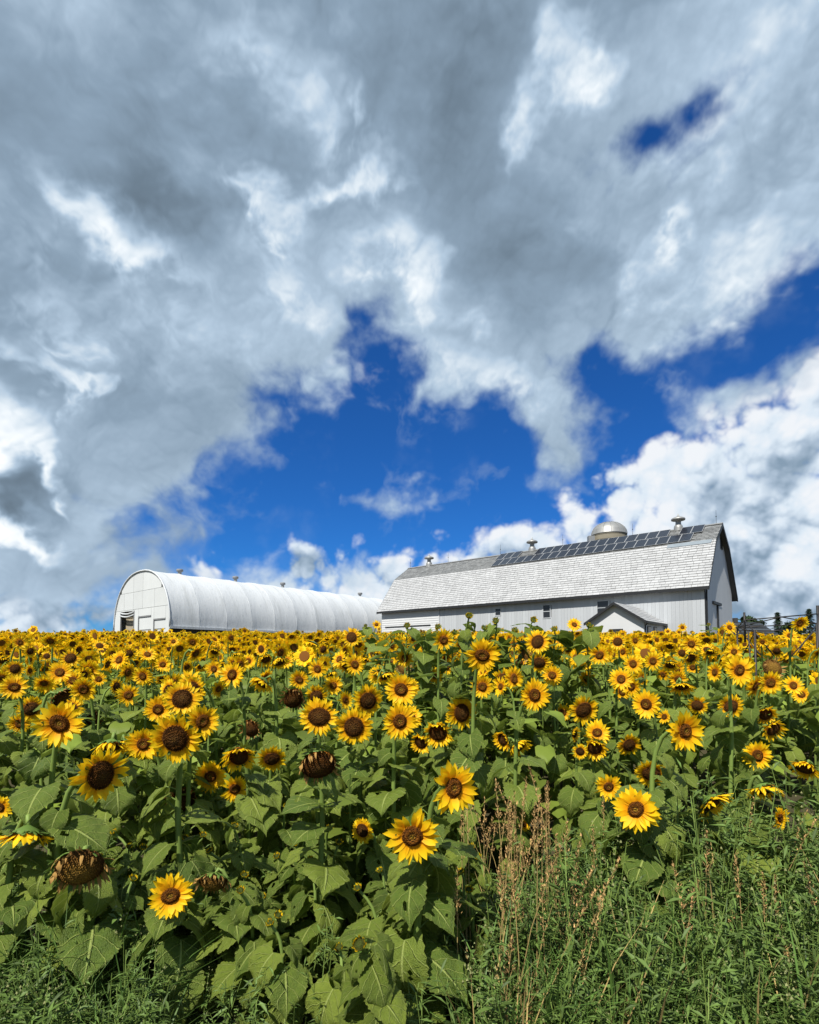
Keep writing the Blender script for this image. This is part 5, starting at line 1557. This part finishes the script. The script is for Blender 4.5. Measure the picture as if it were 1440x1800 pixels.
def seed_stalk(seed, H):
    r_ = random.Random(seed)
    lean = r_.uniform(-.28, .28); lx = lean * H
    def pos_(t_): return Vector((lx * t_ * t_, r_.uniform(-.002, .002), H * t_))
    st = MB(); st.tube([pos_(t_) for t_ in (0, .3, .6, .85, 1)], [.0026, .0023, .002, .0016, .0008], 4)
    hd = MB()
    for k_ in range(70):
        t_ = r_.uniform(.74, 1.0); p = pos_(t_); th = r_.random() * 6.28; L = r_.uniform(.010, .024) * (1.25 - t_ * .4) ; o_ = r_.uniform(0, .018) * (1.05 - t_) * 4
        e_ = Vector((math.cos(th) * .55, math.sin(th) * .55, .85)); s_ = Vector((-math.sin(th), math.cos(th), 0)) * .0035
        p = p + Vector((math.cos(th), math.sin(th), .6)) * o_
        hd.add([p - s_, p + s_, p + e_ * L], [(0, 1, 2)])
    return st, hd

def patch_points(n_, region):
    "points on the soil inside a region given as a test on photo column and distance"
    out = []
    while len(out) < n_:
        y = 1.9 + 3.6 * ng.random() ** .9; x = ng.uniform(-.85 * y - .3, .85 * y + .5)
        px = 720 + FPX * x / y
        if region(px, x, y): out.append((x, y, ground_z(x, y) - .02))
    return np.array(out)
right_r = lambda px, x, y: px > 835 + 30 * math.sin(y * 5) and y < 2.75 + .55 * min(1, (px - 835) / 300)
left_r = lambda px, x, y: px < 300 and y < 2.45 + .2 * math.sin(px * .03)
mid_r = lambda px, x, y: px < 860 and y < 3.6
wt = [weed_template(700 + q, .62 + .05 * (q % 4), 46, .095, 0, .085) for q in range(9)] + [weed_template(720 + q, .55 + .06 * (q % 3), 60, .06, 26, .20) for q in range(3)]
pr_ = patch_points(820, right_r); plft = patch_points(150, left_r); pm_ = patch_points(300, mid_r)
allp = np.concatenate([pr_, plft, pm_])
dist = allp[:, 1]
hh = np.concatenate([np.clip(ng.normal(1.0, .22, len(pr_)) * (.74 + .22 * (pr_[:, 1] - 2)), .35, 1.5), ng.normal(.70, .13, len(plft)), ng.normal(.58, .13, len(pm_))])
which = np.concatenate([ng.integers(0, 12, len(pr_)), ng.integers(4, 12, len(plft)), ng.integers(0, 12, len(pm_))])
scatter('weeds', wt, allp, ng.uniform(0, 6.28, len(allp)), hh, which, [M['weed'], M['stem'], M['weed_flower']], 'tangle of leafy green weeds along the front edge of the field', 'weeds')
bt = [blade_template(740 + q, 1.0, 4, (-.7, -.35, .2, .5, .8, 1.1)[q % 6], .0055 + .0012 * (q % 3)) for q in range(9)]
pg = np.concatenate([patch_points(5200, right_r), patch_points(500, left_r)])
scatter('grass', bt, pg, ng.uniform(0, 6.28, len(pg)), np.clip(ng.normal(.42, .14, len(pg)), .12, .8), ng.integers(0, 9, len(pg)), [M['grass']], 'long green grass between the weeds at lower right', 'grass')
pd_ = patch_points(520, lambda px, x, y: right_r(px, x, y) and (px < 1010 or ng.random() < .35))
scatter('dry_grass', bt, pd_, ng.uniform(0, 6.28, len(pd_)), np.clip(ng.normal(.50, .13, len(pd_)), .2, .8), ng.choice([1, 2, 7], len(pd_)), [M['dry_grass']], 'dry tan grass blades standing among the weeds', 'grass')
variants = []
for q in range(9):
    a_, b_ = seed_stalk(800 + q, 1.0)
    variants.append((a_.mesh('stem', M['dry_grass']), b_.mesh('seed_head', M['dry_head'])))
for q in range(78):
    if q < 52: px = rf.gauss(918, 60); y = rf.uniform(2.1, 3.3)
    else: px = rf.uniform(960, 1435); y = rf.uniform(2.2, 3.2)
    x = (px - 720) / FPX * y
    hgt = rf.gauss(.82, .15) if q < 52 else rf.gauss(.72, .16)
    dense = q < 52
    o = thing('dry_grass_stalk', 'tan dry grass stalk with brown seed head in the thick clump' if dense else 'single tan grass stalk with seed head standing among the green weeds', 'grass stalk', (x, y, ground_z(x, y) - .02), rf.random() * 6.28,
              'dry grass stalks in the clump' if dense else 'scattered dry grass stalks')
    o.scale = (1, 1, max(.5, hgt))
    sv = variants[q % 9]
    link('stem', sv[0], o); link('seed_head', sv[1], o)
